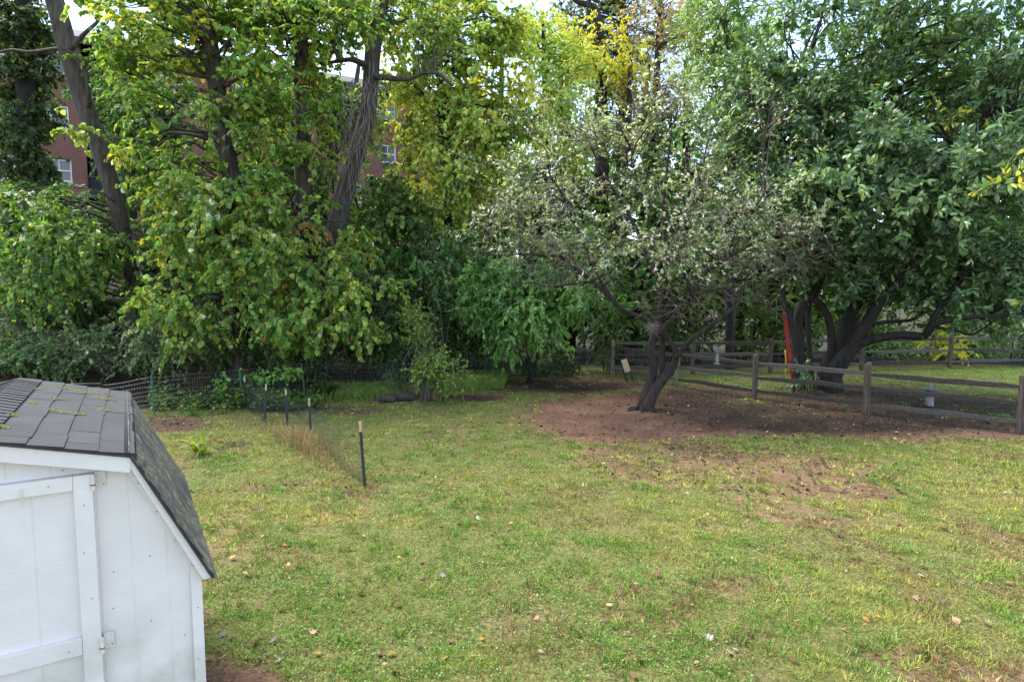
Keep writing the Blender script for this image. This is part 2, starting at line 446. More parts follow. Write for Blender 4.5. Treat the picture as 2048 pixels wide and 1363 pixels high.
class Acc:
    def __init__(s):
        s.V, s.Q, s.T, s.C, s.n = [], [], [], [], 0
    def add(s, V, Q=None, T=None, col=None):
        V = np.asarray(V, float).reshape(-1, 3)
        if Q is not None and len(Q):
            s.Q.append(np.asarray(Q) + s.n)
        if T is not None and len(T):
            s.T.append(np.asarray(T) + s.n)
        if col is None:
            col = np.full((len(V), 3), 0.1)
        s.C.append(np.broadcast_to(np.asarray(col, float), (len(V), 3)))
        s.V.append(V)
        s.n += len(V)
        return s
    def build(s, name, mat, parent=None, smoothed=False, origin=None, col=False):
        V = np.concatenate(s.V)
        po = ORG.get(parent.name, np.zeros(3)) if parent else np.zeros(3)
        og = np.asarray(origin, float) if origin is not None else (po if parent else np.zeros(3))
        me = mk_mesh(name, V - og, np.concatenate(s.Q) if s.Q else None, np.concatenate(s.T) if s.T else None,
                     np.concatenate(s.C) if col else None, mat, smoothed)
        o = bpy.data.objects.new(name, me)
        COL.objects.link(o)
        o.parent = parent
        o.location = og - po
        ORG[o.name] = og
        return o
    def box(s, c, size, B=None, col=None):
        c, h = np.asarray(c, float), np.asarray(size, float) / 2
        B = np.eye(3) if B is None else np.asarray(B, float)       # rows = axes
        k = np.array([[x, y, z] for z in (-1, 1) for y in (-1, 1) for x in (-1, 1)], float) * h
        return s.add(c + k @ B, [(0, 2, 3, 1), (4, 5, 7, 6), (0, 1, 5, 4), (2, 6, 7, 3), (0, 4, 6, 2), (1, 3, 7, 5)], col=col)
    def prism(s, pts, nrm, th, col=None):                            # planar polygon (k,3) thickened along nrm
        pts = np.asarray(pts, float); k = len(pts); nrm = np.asarray(nrm, float)
        V = np.concatenate([pts, pts + nrm * th])
        Q = [(i, (i + 1) % k, k + (i + 1) % k, k + i) for i in range(k)]
        T = [(0, i + 1, i) for i in range(1, k - 1)] + [(k, k + i, k + i + 1) for i in range(1, k - 1)]
        return s.add(V, Q, T, col=col)
    def tube(s, P, R, sides=8, cap=True, bumpy=0.0, seed=0, col=None):
        V, Q = tubes(np.asarray(P, float)[None], np.asarray(R, float)[None], sides, bumpy, seed)
        n = len(P)
        T = None
        if cap:
            e = (n - 1) * sides
            V = np.concatenate([V, [P[0], P[-1]]])
            a = n * sides
            T = [(a, (i + 1) % sides, i) for i in range(sides)] + [(a + 1, e + i, e + (i + 1) % sides) for i in range(sides)]
        return s.add(V, Q, T, col=col)
    def lathe(s, base, prof, sides=20, col=None):
        base = np.asarray(base, float)
        a = np.arange(sides) * 2 * PI / sides
        ring = np.stack([np.cos(a), np.sin(a), 0 * a], 1)
        V = np.concatenate([base + ring * r + [0, 0, z] for r, z in prof])
        n = len(prof)
        Q = [(i * sides + j, i * sides + (j + 1) % sides, (i + 1) * sides + (j + 1) % sides, (i + 1) * sides + j) for i in range(n - 1) for j in range(sides)]
        V = np.concatenate([V, [base + [0, 0, prof[0][1]], base + [0, 0, prof[-1][1]]]])
        a0, e = n * sides, (n - 1) * sides
        T = [(a0, (i + 1) % sides, i) for i in range(sides)] + [(a0 + 1, e + i, e + (i + 1) % sides) for i in range(sides)]
        return s.add(V, Q, T, col=col)

def nrmz(a):
    return a / np.maximum(np.linalg.norm(a, axis=-1, keepdims=True), 1e-9)

def tubes(P, R, sides=3, bumpy=0.0, seed=0):
    """P (T,n,3), R (T,n): a tube along each polyline."""
    T, n, _ = P.shape
    tg = np.gradient(P, axis=1)
    tg = nrmz(tg)
    ref = np.tile(np.array([0.31, 0.22, 0.925]), (T, n, 1))
    mean = nrmz(P[:, -1] - P[:, 0])
    ref = np.where((np.abs(mean @ np.array([0.31, 0.22, 0.925])) > 0.85)[:, None, None], np.array([0.9, -0.4, 0.1]), ref)
    u = nrmz(np.cross(tg, ref))
    v = np.cross(tg, u)
    a = np.arange(sides) * 2 * PI / sides
    rad = R[:, :, None] * np.ones(sides)
    if bumpy:
        tt = np.linspace(0, 1, n)[None, :, None] * n * 0.25 + np.arange(T)[:, None, None] * 9.1
        ca, sa = np.cos(a)[None, None, :] * 1.8, np.sin(a)[None, None, :] * 1.8
        k = np.broadcast_arrays(ca, sa, tt)
        nn = fbm(k[0], k[1], k[2] * 0.6, seed, 3) - 0.5
        n2 = fbm(k[0] * 2.6, k[1] * 2.6, k[2] * 0.35, seed + 5, 2) - 0.5
        rad = rad * (1 + bumpy * (1.3 * nn + 1.0 * n2))
    V = P[:, :, None, :] + rad[..., None] * (np.cos(a)[None, None, :, None] * u[:, :, None, :] + np.sin(a)[None, None, :, None] * v[:, :, None, :])
    b = (np.arange(T) * n * sides)[:, None, None]
    i = np.arange(n - 1)[None, :, None] * sides
    j = np.arange(sides)[None, None, :]
    j2 = (j + 1) % sides
    Q = np.stack(np.broadcast_arrays(b + i + j, b + i + j2, b + i + sides + j2, b + i + sides + j), -1).reshape(-1, 4)
    return V.reshape(-1, 3), Q

def catmull(P, n):
    P = np.asarray(P, float)
    E = np.concatenate([[2 * P[0] - P[1]], P, [2 * P[-1] - P[-2]]])
    t = np.linspace(0, len(P) - 1 - 1e-6, n)
    k = t.astype(int)
    u = (t - k)[:, None]
    a, b, c, d = E[k], E[k + 1], E[k + 2], E[k + 3]
    return 0.5 * (2 * b + (c - a) * u + (2 * a - 5 * b + 4 * c - d) * u ** 2 + (3 * b - a - 3 * c + d) * u ** 3)

def thing(name, label, cat, loc, group=None):
    o = bpy.data.objects.new(name, None)
    COL.objects.link(o)
    o.empty_display_size = 0.2
    o.location = loc
    ORG[o.name] = np.asarray(loc, float)
    tag(o, label, cat, group)
    return o

def tag(o, label=None, cat=None, group=None, kind=None):
    if label: o['label'] = label
    if cat: o['category'] = cat
    if group: o['group'] = group
    if kind: o['kind'] = kind
    return o

def bevel(o, w=0.004):
    m = o.modifiers.new('soft_edges', 'BEVEL')
    m.width = w
    m.segments = 2
    m.limit_method = 'ANGLE'
    return o

def copy_to(o, parent, loc_world, rotz=None):
    c = o.copy()
    COL.objects.link(c)
    c.parent = parent
    c.location = np.asarray(loc_world, float) - (ORG[parent.name] if parent else 0)
    if rotz is not None:
        c.rotation_euler = (0, 0, rotz)
    return c

# ------------------------------------------------------------------ leaves
def T_(V, Q=None, T=None):
    return np.array(V, float), (np.array(Q) if Q else None), (np.array(T) if T else None)
# local axes: x across, y along, z up
LF_HEART = T_([(0, 0, 0), (-.40, .18, .10), (-.34, .62, .08), (0, 1, -.06), (.36, .60, .10), (.40, .18, .10)],
              [(0, 3, 2, 1), (0, 5, 4, 3)])
LF_OVAL = T_([(0, 0, 0), (-.26, .45, .07), (0, 1, -.05), (.26, .45, .07)], None, [(0, 3, 1), (1, 3, 2)])
LF_WIDE = T_([(0, 0, 0), (-.40, .42, .09), (0, 1, -.05), (.40, .42, .09)], None, [(0, 3, 1), (1, 3, 2)])
LF_LONG = T_([(0, 0, 0), (-.15, .30, .05), (-.17, .65, .03), (0, 1, -.10), (.17, .65, .03), (.15, .30, .05)],
             [(0, 5, 2, 1), (5, 4, 3, 2)])
LF_LONG = T_([(0, 0, 0), (-.16, .35, .05), (-.16, .68, .02), (0, 1, -.12), (.16, .68, .02), (.16, .35, .05)],
             [(0, 5, 4, 1)], [(1, 4, 2), (2, 4, 3)])
LF_MAPLE = T_([(0, 0, 0), (-.45, .18, .03), (-.22, .40, .05), (-.42, .72, -.03), (-.12, .66, .03), (0, 1.05, -.06), (.12, .66, .03), (.42, .72, -.03), (.22, .40, .05), (.45, .18, .03)],
              None, [(0, 2, 1), (0, 8, 2), (0, 9, 8), (2, 4, 3), (2, 8, 4), (8, 6, 4), (8, 7, 6), (4, 6, 5)])

def leaf_frames(D, N):
    D = nrmz(D)
    N = nrmz(N - D * np.sum(N * D, -1, keepdims=True))
    return np.cross(D, N), D, N

def add_leaves(acc, tmpl, P, D, N, S, C, chunk=None):
    X, Y, Z = leaf_frames(D, N)
    tv, tq, tt = tmpl
    k = len(tv)
    S = np.asarray(S)[:, None, None]
    V = P[:, None, :] + S * (tv[None, :, 0, None] * X[:, None, :] + tv[None, :, 1, None] * Y[:, None, :] + tv[None, :, 2, None] * Z[:, None, :])
    b = np.arange(len(P))[:, None, None] * k
    Q = (b + tq[None]).reshape(-1, 4) if tq is not None else None
    T = (b + tt[None]).reshape(-1, 3) if tt is not None else None
    acc.add(V.reshape(-1, 3), Q, T, np.repeat(C, k, 0))

def palette(pal, n, clump_idx=None, coh=0.6, jit=0.18, r=rng, gain=1.45):
    cols = np.array([p[0] for p in pal], float)
    w = np.array([p[1] for p in pal], float)
    w /= w.sum()
    i = r.choice(len(pal), n, p=w)
    if clump_idx is not None:
        ci = r.choice(len(pal), int(clump_idx.max()) + 1, p=w)
        i = np.where(r.random(n) < coh, ci[clump_idx], i)
    c = cols[i] * gain * np.exp(r.normal(0, jit, (n, 1)))
    c *= np.exp(r.normal(0, jit * 0.3, (n, 3)))
    return np.clip(c, 0.004, 0.78)

def ellipsoids(specs, r=rng, power=2.4, zmin=None):
    """specs: (px, py, depth, half-width px, half-height px, half-depth m, n) -> clump centres in the world"""
    out = []
    for px, py, d, rx, ry, rd, n in specs:
        c = W(px, py, d)
        u = nrmz(r.normal(size=(n, 3))) * (r.random((n, 1)) ** (1 / power))
        u *= 1 + 0.15 * r.normal(size=(n, 1))
        out.append(c + u * np.array([rx * d / F, rd, ry * d / F]))
    C = np.concatenate(out)
    g = gz(C[:, 0], C[:, 1])
    C[:, 2] = np.maximum(C[:, 2], g + 0.25 + 0.3 * r.random(len(C)))
    return C

def sprays(C, r0, k, m, center, r=rng, droop=0.35, up=0.15, out=0.5, flat=0.8, tip=1.0):
    """k twigs from every clump centre, m leaf stations per twig. Returns twig polylines and stations."""
    n = len(C)
    ci = np.repeat(np.arange(n), k)
    o = nrmz(C - center)[ci]
    d = nrmz(r.normal(size=(n * k, 3)) * np.array([1, 1, flat]) + o * out + np.array([0, 0, up]))
    L = r0 * (0.55 + 0.65 * r.random(n * k))
    st = C[ci] + r.normal(size=(n * k, 3)) * r0 * 0.18
    t = np.linspace(0, 1, 4)
    side = nrmz(r.normal(size=(n * k, 3))) * 0.12
    tw = st[:, None, :] + d[:, None, :] * (L[:, None] * t)[..., None] + side[:, None, :] * (L[:, None] * t * t)[..., None]
    tw[:, :, 2] -= droop * L[:, None] * t ** 2
    # stations
    ti = np.repeat(np.arange(n * k), m)
    tt = 1.0 - 0.82 * r.random(n * k * m) ** tip
    Lm = L[ti]
    P = st[ti] + d[ti] * (Lm * tt)[:, None] + side[ti] * (Lm * tt * tt)[:, None]
    P[:, 2] -= droop * Lm * tt ** 2
    dirs = d[ti] - np.array([0, 0, 1]) * (2 * droop * tt)[:, None]
    return tw, P, nrmz(dirs), ci[ti], None

TRI = [0]
LOWPOLY_LEAVES = {}

def single_leaves(parent, tmpl, mat, P, D, N, S, C, name='leaf'):
    """the leaves that show largest, each an object sharing one of a few meshes"""
    X, Y, Z = leaf_frames(D, N)
    kc = 12
    # group by colour: pick kc seeds
    seeds = C[rng.choice(len(C), kc, replace=len(C) < kc)]
    which = np.argmin(((np.log(C)[:, None] - np.log(seeds)[None]) ** 2).sum(-1), 1)
    meshes = [mk_mesh(name, tmpl[0], tmpl[1], tmpl[2], np.repeat(seeds[i:i + 1], len(tmpl[0]), 0), mat) for i in range(kc)]
    po = ORG[parent.name]
    for i in range(len(P)):
        o = bpy.data.objects.new(name, meshes[which[i]])
        COL.objects.link(o)
        o.parent = parent
        M = np.eye(4)
        M[:3, 0], M[:3, 1], M[:3, 2], M[:3, 3] = X[i] * S[i], Y[i] * S[i], Z[i] * S[i], P[i] - po
        o.matrix_local = Matrix(M.tolist())

def foliage(root, clumps, center, pal, tmpl, size, r0, k, m, mat=LEAF, droop=0.35, up=0.15, out=0.5, hang=0.4, nup=0.6, nrand=0.6, drand=0.7,
            twig=None, twr=0.006, singles=0, name='crown', coh=0.6, jit=0.18, flat=0.8, tip=1.0, nout=0.9):
    tw, P, D, ci, o = sprays(clumps, r0, k, m, center, rng, droop, up, out, flat, tip)
    n = len(P)
    Dl = nrmz(D * 0.7 + rng.normal(size=(n, 3)) * drand * 0.6 - np.array([0, 0, hang]))
    ow = nrmz(P - clumps[ci]) * 0.6 + nrmz(clumps - center)[ci] * 0.6
    N = nrmz(np.array([0, 0, nup]) + rng.normal(size=(n, 3)) * nrand * 0.6 + ow * nout)
    S = size * (0.45 + 0.85 * rng.random(n) ** 0.8)
    C = palette(pal, n, ci, coh, jit, gain=2.1)
    keep = np.ones(n, bool)
    if singles:
        px, py = proj(P[:, 0], P[:, 1], P[:, 2])
        nx = np.cross(Dl, N)
        dist = np.linalg.norm(P - np.array([0, 0, H]), axis=1)
        view = nrmz(P - np.array([0, 0, H]))
        face = np.abs(np.sum(nrmz(N - Dl * np.sum(N * Dl, -1, keepdims=True)) * view, -1))
        infr = (px > 5) & (px < 2043) & (py > 5) & (py < 1358)
        score = np.where(infr, S * S * face / dist ** 2 * (1 + 3 * (dist < np.quantile(dist, 0.2))), 0)
        idx = np.argsort(-score)[:singles]
        keep[idx] = False
        single_leaves(root, tmpl, mat, P[idx], Dl[idx], N[idx], S[idx], C[idx])
    acc = Acc()
    add_leaves(acc, tmpl, P[keep], Dl[keep], N[keep], S[keep], C[keep])
    ob = acc.build(name, mat, root, False, col=True)
    ob['kind'] = 'stuff'
    TRI[0] += sum(len(q) * 2 for q in acc.Q) + sum(len(t) for t in acc.T)
    if twig is not None:
        R = np.tile(np.array([1.0, 0.8, 0.6, 0.35]) * twr, (len(tw), 1))
        V, Q = tubes(tw, R, 3)
        a = Acc().add(V, Q)
        b = a.build('twigs', twig, root)
        b['kind'] = 'stuff'
        TRI[0] += len(Q) * 2
    return ob

def limb(acc, pts, d, widths, n=24, sides=8, bumpy=0.25, seed=0, dd=None, foot=False):
    """trunk or bough surveyed by the pixels it covers at depth d (m); dd adds depth along it"""
    dd = np.zeros(len(pts)) if dd is None else np.asarray(dd, float)
    P = np.array([W(p[0], p[1], d + q) for p, q in zip(pts, dd)])
    R = np.interp(np.linspace(0, 1, len(pts)), np.linspace(0, 1, len(widths)), widths) * d / F / 2
    if foot:
        e = 0 if P[0, 2] < P[-1, 2] else len(P) - 1
        gq = gz1(P[e, 0], P[e, 1]) - 0.2
        if P[e, 2] > gq + 0.05:
            q = np.array([[P[e, 0], P[e, 1], gq]])
            P = np.concatenate([q, P]) if e == 0 else np.concatenate([P, q])
            R = np.concatenate([[R[0] * 1.15], R]) if e == 0 else np.concatenate([R, [R[-1] * 1.15]])
    Q = catmull(P, n)
    Rn = np.interp(np.linspace(0, 1, n), np.linspace(0, 1, len(R)), R)
    acc.tube(Q, Rn, sides, True, bumpy, seed)
    return Q

def connect(acc, skel, clumps, r_a, r_b, sides=4, frac=1.0, sag=0.12):
    """boughs from the nearest skeleton point (lower down) to the clumps"""
    pick = rng.random(len(clumps)) < frac
    C = clumps[pick]
    if not len(C):
        return
    S = skel
    d2 = ((C[:, None] - S[None]) ** 2).sum(-1) + 2.5 * np.maximum(0, S[None, :, 2] - C[:, None, 2] + 0.3) ** 2
    A = S[np.argmin(d2, 1)]
    L = np.linalg.norm(C - A, axis=1)[:, None]
    t = np.linspace(0, 1, 7)
    w1 = rng.normal(size=(len(C), 3)) * 0.10 * L
    w2 = rng.normal(size=(len(C), 3)) * 0.05 * L
    P = A[:, None] + (C - A)[:, None] * t[None, :, None] + w1[:, None] * np.sin(PI * t)[None, :, None] + w2[:, None] * np.sin(2 * PI * t)[None, :, None]
    P[:, :, 2] += (sag * L * np.sin(PI * t)[None])
    R = np.linspace(r_a, r_b, 7)[None] * (0.5 + 0.5 * np.minimum(L / 2.0, 1.6))
    V, Q = tubes(P, R, sides)
    acc.add(V, Q)
    return P

# ------------------------------------------------------------------ ground
def axis(parts):
    return np.unique(np.round(np.concatenate([np.arange(a, b, s) for a, b, s in parts]), 4))
gx = axis([(-420, -60, 40), (-60, -16, 1.5), (-16, 20, 0.14), (20, 60, 1.5), (60, 421, 40)])
gy = axis([(-300, -6, 42), (-6, 2, 0.8), (2, 24, 0.14), (24, 60, 1.2), (60, 461, 40)])
XX, YY = np.meshgrid(gx, gy)
ZZ = gz(XX, YY)
fx, fy = XX.ravel(), YY.ravel()
bare = dirt(fx, fy)
wood_a = smooth(0.0, 1.2, beyond(fx, fy)) * smooth(5.0, 3.0, fx)
wood_a = np.maximum(wood_a, smooth(22.2, 23.2, fy))
nx_, ny_ = len(gx), len(gy)
ii = (np.arange(ny_ - 1)[:, None] * nx_ + np.arange(nx_ - 1)[None]).ravel()
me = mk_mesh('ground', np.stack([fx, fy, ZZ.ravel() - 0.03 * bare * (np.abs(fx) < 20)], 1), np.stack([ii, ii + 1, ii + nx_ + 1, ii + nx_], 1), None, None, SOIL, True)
for nm, val in (('bare', bare), ('wood', wood_a), ('mulch_shade', mulch_shade(fx, fy))):
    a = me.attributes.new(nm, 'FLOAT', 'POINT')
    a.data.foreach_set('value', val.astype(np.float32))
ground = bpy.data.objects.new('ground', me)
COL.objects.link(ground)
tag(ground, 'sloping back garden ground of thin turf and bare brown soil', None, None, 'structure')

# ------------------------------------------------------------------ lawn blades
SH_C = np.array([-1.7858, 3.3705]); SH_R = np.array([-0.53439, 0.84524]); SH_L = np.array([-0.84524, -0.53439])
def in_shed(x, y, m=0.0):
    a = (x - SH_C[0]) * SH_L[0] + (y - SH_C[1]) * SH_L[1]
    b = (x - SH_C[0]) * SH_R[0] + (y - SH_C[1]) * SH_R[1]
    return (a > -m) & (a < 2.0 + m) & (b > -m) & (b < 2.15 + m)

FF = np.array([[3.28, 19.76], [4.89, 17.87], [6.34, 15.77], [8.03, 13.64], [10.02, 11.84], [12.0, 9.95]])
def right_of_front(x, y):
    xs = np.interp(y, FF[::-1, 1], FF[::-1, 0])
    return x > xs

def lawn_points(y0, y1, dens):
    xm = 0.9 * y1 + 0.6
    n = int(dens * (y1 - y0) * 2 * xm)
    y = y0 + (y1 - y0) * rng.random(n)
    x = (rng.random(n) * 2 - 1) * xm
    ok = (np.abs(x) < 0.88 * y + 0.5) & (beyond(x, y) < 0.4) & ~in_shed(x, y, 0.02) & (y < 20.9 + 0.08 * x) & ~((x > 3.2) & (y > 19.6) & (y > 19.7 + (x - 3.28) * 0.17))
    return x[ok], y[ok]

def blades(acc, x, y, h, w, C, lean=0.6, lite=False, head=None):
    n = len(x)
    z = gz(x, y) - 0.012
    a = rng.random(n) * 2 * PI
    la = rng.random(n) * 2 * PI if head is None else head
    if head is not None:
        a = head + PI / 2 + rng.normal(0, 0.5, n)
    ln = lean * (0.25 + rng.random(n))
    side = np.stack([np.cos(a), np.sin(a), 0 * a], 1) * (w / 2)[:, None]
    le = np.stack([np.cos(la), np.sin(la), 0 * la], 1)
    B = np.stack([x, y, z], 1)
    M = B + le * (ln * h * 0.35)[:, None] + np.array([0, 0, 1]) * (h * 0.62)[:, None]
    Tp = B + le * (ln * h)[:, None] + np.array([0, 0, 1]) * (h * np.maximum(0.35, 1 - 0.35 * ln))[:, None]
    if lite:
        acc.add(np.stack([B - side, B + side, Tp], 1).reshape(-1, 3), None, np.arange(n * 3).reshape(-1, 3), np.repeat(C, 3, 0))
        return
    V = np.stack([B - side, B + side, M + side * 0.8, M - side * 0.8, Tp], 1).reshape(-1, 3)
    b = np.arange(n)[:, None] * 5
    acc.add(V, b + np.array([[0, 1, 2, 3]]), b + np.array([[3, 2, 4]]), np.repeat(C, 5, 0))

def lawn_colour(x, y):
    n = len(x)
    px, py = proj(x, y)
    big = fbm(x * 0.55, y * 0.55, 0, 51, 4)
    mid = fbm(x * 2.6, y * 2.6, 0, 52, 3)
    g1, g2 = np.array([0.11, 0.225, 0.034]), np.array([0.23, 0.30, 0.052])
    s1, s2 = np.array([0.335, 0.325, 0.080]), np.array([0.38, 0.27, 0.12])
    fgreen = smooth(1000, 1250, py) * smooth(1700, 1100, px) * 0.22
    t = smooth(0.36, 0.64, big * 0.55 + mid * 0.45 - fgreen - 0.01)
    t = np.clip(t + rng.normal(0, 0.22, n), 0, 1)[:, None]
    c = g1 * (1 - t) ** 2 + 2 * g2 * t * (1 - t) + s1 * t ** 2
    dry = (rng.random(n) < 0.10 + 0.15 * (dirt(x, y) > 0.2))[:, None]
    c = np.where(dry, s2 * (0.6 + 0.6 * rng.random((n, 1))), c)
    right = right_of_front(x, y) & (y > 13)
    c = np.where(right[:, None], np.array([0.13, 0.29, 0.04]) * np.exp(rng.normal(0, 0.25, (n, 1))), c)
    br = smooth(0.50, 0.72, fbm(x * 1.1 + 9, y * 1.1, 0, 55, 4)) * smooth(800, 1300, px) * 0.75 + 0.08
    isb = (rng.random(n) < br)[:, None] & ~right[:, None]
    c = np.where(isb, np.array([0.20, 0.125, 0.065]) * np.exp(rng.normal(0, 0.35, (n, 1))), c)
    return np.clip(1.0 * c * np.exp(rng.normal(0, 0.36, (n, 1))), 0.01, 0.6)

acc = Acc()
for y0, y1, dens, wid, hh, spread in ((2.6, 5.5, 1250, 0.0060, 0.050, 0.013), (5.5, 8, 800, 0.0080, 0.052, 0.016), (8, 12, 440, 0.0105, 0.054, 0.022), (12, 17, 190, 0.015, 0.056, 0.03), (17, 23, 95, 0.021, 0.06, 0.04)):
    x, y = lawn_points(y0, y1, dens)
    d = dirt(x, y)
    clump = fbm(x * 4.2, y * 4.2, 0, 61, 3)
    keep = (rng.random(len(x)) > d * 1.25 - 0.12 + 0.5 * (smooth(0.55, 0.75, fbm(x * 2.4, y * 2.4, 0, 65, 3)) * smooth(0.05, 0.3, d))) & (rng.random(len(x)) < 0.35 + 1.6 * smooth(0.3, 0.62, clump))
    x, y, clump = x[keep], y[keep], clump[keep]
    nt, kb = len(x), 7
    ct = lawn_colour(x, y)
    tall = (0.5 + 0.9 * rng.random(nt)) * (0.6 + 0.9 * clump)
    rep_ = lambda a: np.repeat(a, kb, 0)
    ox, oy = rng.normal(0, spread, nt * kb), rng.normal(0, spread, nt * kb)
    h = hh * rep_(tall) * (0.6 + 0.6 * rng.random(nt * kb))
    right = right_of_front(rep_(x), rep_(y)) & (rep_(y) > 13)
    h = np.where(right, h * 0.8, h)
    blades(acc, rep_(x) + ox, rep_(y) + oy, h, wid * (0.7 + 0.6 * rng.random(nt * kb)), rep_(ct) * np.exp(rng.normal(0, 0.16, (nt * kb, 1))), 1.0, True, np.arctan2(oy, ox) + rng.normal(0, 0.5, nt * kb))
# coarse tussocks
tx, ty = [], []
for i in range(210):
    px, py = rng.uniform(430, 2040), rng.uniform(880, 1350)
    g = G(px, py)
    k = rng.integers(25, 60)
    tx.append(g[0] + rng.normal(0, 0.07, k)); ty.append(g[1] + rng.normal(0, 0.05, k))
tx, ty = np.concatenate(tx), np.concatenate(ty)
ok = ~in_shed(tx, ty, 0.05)
tx, ty = tx[ok], ty[ok]
blades(acc, tx, ty, 0.09 * (0.6 + 0.7 * rng.random(len(tx))), 0.006 * (0.7 + 0.6 * rng.random(len(tx))) * (0.6 + ty / 12), lawn_colour(tx, ty) * np.array([0.85, 0.98, 0.8]), 1.2)
lawn = acc.build('lawn_grass', GRASS, None, False, col=True)
tag(lawn, 'short mown yellow green grass covering the yard', None, None, 'stuff')
TRI[0] += sum(len(q) * 2 for q in acc.Q) + sum(len(t) for t in acc.T)

# clover and broad weeds lying in the turf
acc = Acc()
for y0, y1, dens, sz in ((2.8, 6, 620, 0.019), (6, 10, 240, 0.025), (10, 15, 60, 0.032)):
    x, y = lawn_points(y0, y1, dens)
    cl = fbm(x * 0.9 + 40, y * 0.9, 0, 71, 4)
    keep = (rng.random(len(x)) < smooth(0.44, 0.62, cl)) & (dirt(x, y) < 0.3) & ~(right_of_front(x, y))
    x, y = x[keep], y[keep]
    n = len(x)
    P = np.stack([x, y, gz(x, y) + 0.012 + 0.03 * rng.random(n)], 1)
    D = nrmz(np.stack([rng.normal(size=n), rng.normal(size=n), 0.25 * rng.normal(size=n)], 1))
    N = nrmz(np.array([0, 0, 1]) + 0.35 * rng.normal(size=(n, 3)))
    add_leaves(acc, LF_WIDE, P, D, N, sz * (0.6 + 0.7 * rng.random(n)), palette([((0.09, 0.17, 0.045), 3), ((0.12, 0.20, 0.06), 2), ((0.16, 0.22, 0.10), .6)], n))
clover = acc.build('clover', GRASS, None, False, col=True)
tag(clover, 'patches of small round clover leaves in the lawn', None, None, 'stuff')

# litter specks on the bare soil and under the trees
acc = Acc()
n = 38000
px, py = rng.uniform(250, 2048, n), 745 + 250 * rng.random(n) ** 1.6
g = np.array([G(a, b) for a, b in zip(px, py)])
x, y = g[:, 0], g[:, 1]
keep = (rng.random(n) < np.clip(dirt(x, y) * (0.34 + 1.0 * mulch_shade(x, y)) + 0.03, 0, 1)) & (beyond(x, y) < 0.6) & (y < 20)
x, y = x[keep], y[keep]
n = len(x)
P = np.stack([x, y, gz(x, y) + 0.004 + 0.015 * rng.random(n)], 1)
D = nrmz(np.stack([rng.normal(size=n), rng.normal(size=n), 0.2 * rng.normal(size=n)], 1))
N = nrmz(np.array([0, 0, 1]) + 0.4 * rng.normal(size=(n, 3)))
add_leaves(acc, LF_OVAL, P, D, N, 0.024 + 0.085 * rng.random(n) ** 2.0,
           palette([((0.022, 0.013, 0.010), 7), ((0.05, 0.029, 0.021), 6), ((0.11, 0.068, 0.046), 2.6), ((0.24, 0.19, 0.14), 0.35), ((0.24, 0.14, 0.035), 0.3)], n, gain=1.1))
litter = acc.build('leaf_litter', LITTER, None, False, col=True)
tag(litter, 'brown and pale leaf scraps scattered on the bare soil', None, None, 'stuff')
# rotting leaves on the wooded slope
acc = Acc()
n = 9000
x, y = rng.uniform(-22, 6, n), rng.uniform(13, 34, n)
keep = (beyond(x, y) > 0.3) & (beyond(x, y) < 15)
x, y = x[keep], y[keep]; n = len(x)
P = np.stack([x, y, gz(x, y) + 0.02 + 0.03 * rng.random(n)], 1)
D = nrmz(rng.normal(size=(n, 3)) * [1, 1, 0.3]); N = nrmz(np.array([0, 0, 1]) + 0.5 * rng.normal(size=(n, 3)))
add_leaves(acc, LF_OVAL, P, D, N, 0.08 + 0.09 * rng.random(n), palette([((0.07, 0.045, 0.03), 5), ((0.13, 0.08, 0.05), 4), ((0.4, 0.28, 0.03), 0.7), ((0.05, 0.08, 0.02), 2)], n, gain=0.7))
tag(acc.build('slope_litter', LITTER, None, False, col=True), 'brown leaf litter covering the wooded slope', None, None, 'stuff')

# ------------------------------------------------------------------ garden shed
def SP(s, dep, z):
    q = SH_C + SH_L * s + SH_R * dep
    return np.array([q[0], q[1], z])
l3, r3, z3 = np.array([*SH_L, 0]), np.array([*SH_R, 0]), np.array([0, 0, 1.0])
SB = np.array([l3, r3, z3])                       # rows: along the front (leftwards), into depth, up
shed = thing('garden_shed', 'small white barn shaped shed with dark shingle roof beside the lawn', 'shed', SP(0, 0, 0))
KS, KZ, RS, RZ, ES, EZ = 0.302, 1.945, 1.0, 2.125, -0.066, 1.185
WD = 2 * RS
D0, D1 = -0.10, 2.17
def gable(s):
    s = min(s, WD - s)
    return (1.30 + (KZ - 0.02 - 1.30) * s / KS if s < KS else (KZ - 0.02) + (RZ - KZ) * (s - KS) / (RS - KS)) - 0.012
# wall shells
wb = Acc()
bs = [0, KS, RS, WD - KS, WD]
fp = [SP(0, 0.0102, 0)] + [SP(s, 0.0102, gable(s)) for s in bs] + [SP(WD, 0.0102, 0)]
wb.prism(fp, r3, 0.03)
fp = [SP(0, 2.07, 0)] + [SP(s, 2.07, gable(s)) for s in bs] + [SP(WD, 2.07, 0)]
wb.prism(fp, r3, 0.03)
for s in (0.02, WD - 0.02):
    wb.box(SP(s, 1.06, 0.645), (0.03, 2.02, 1.27), SB)
wall = wb.build('wall', PAINT, shed)
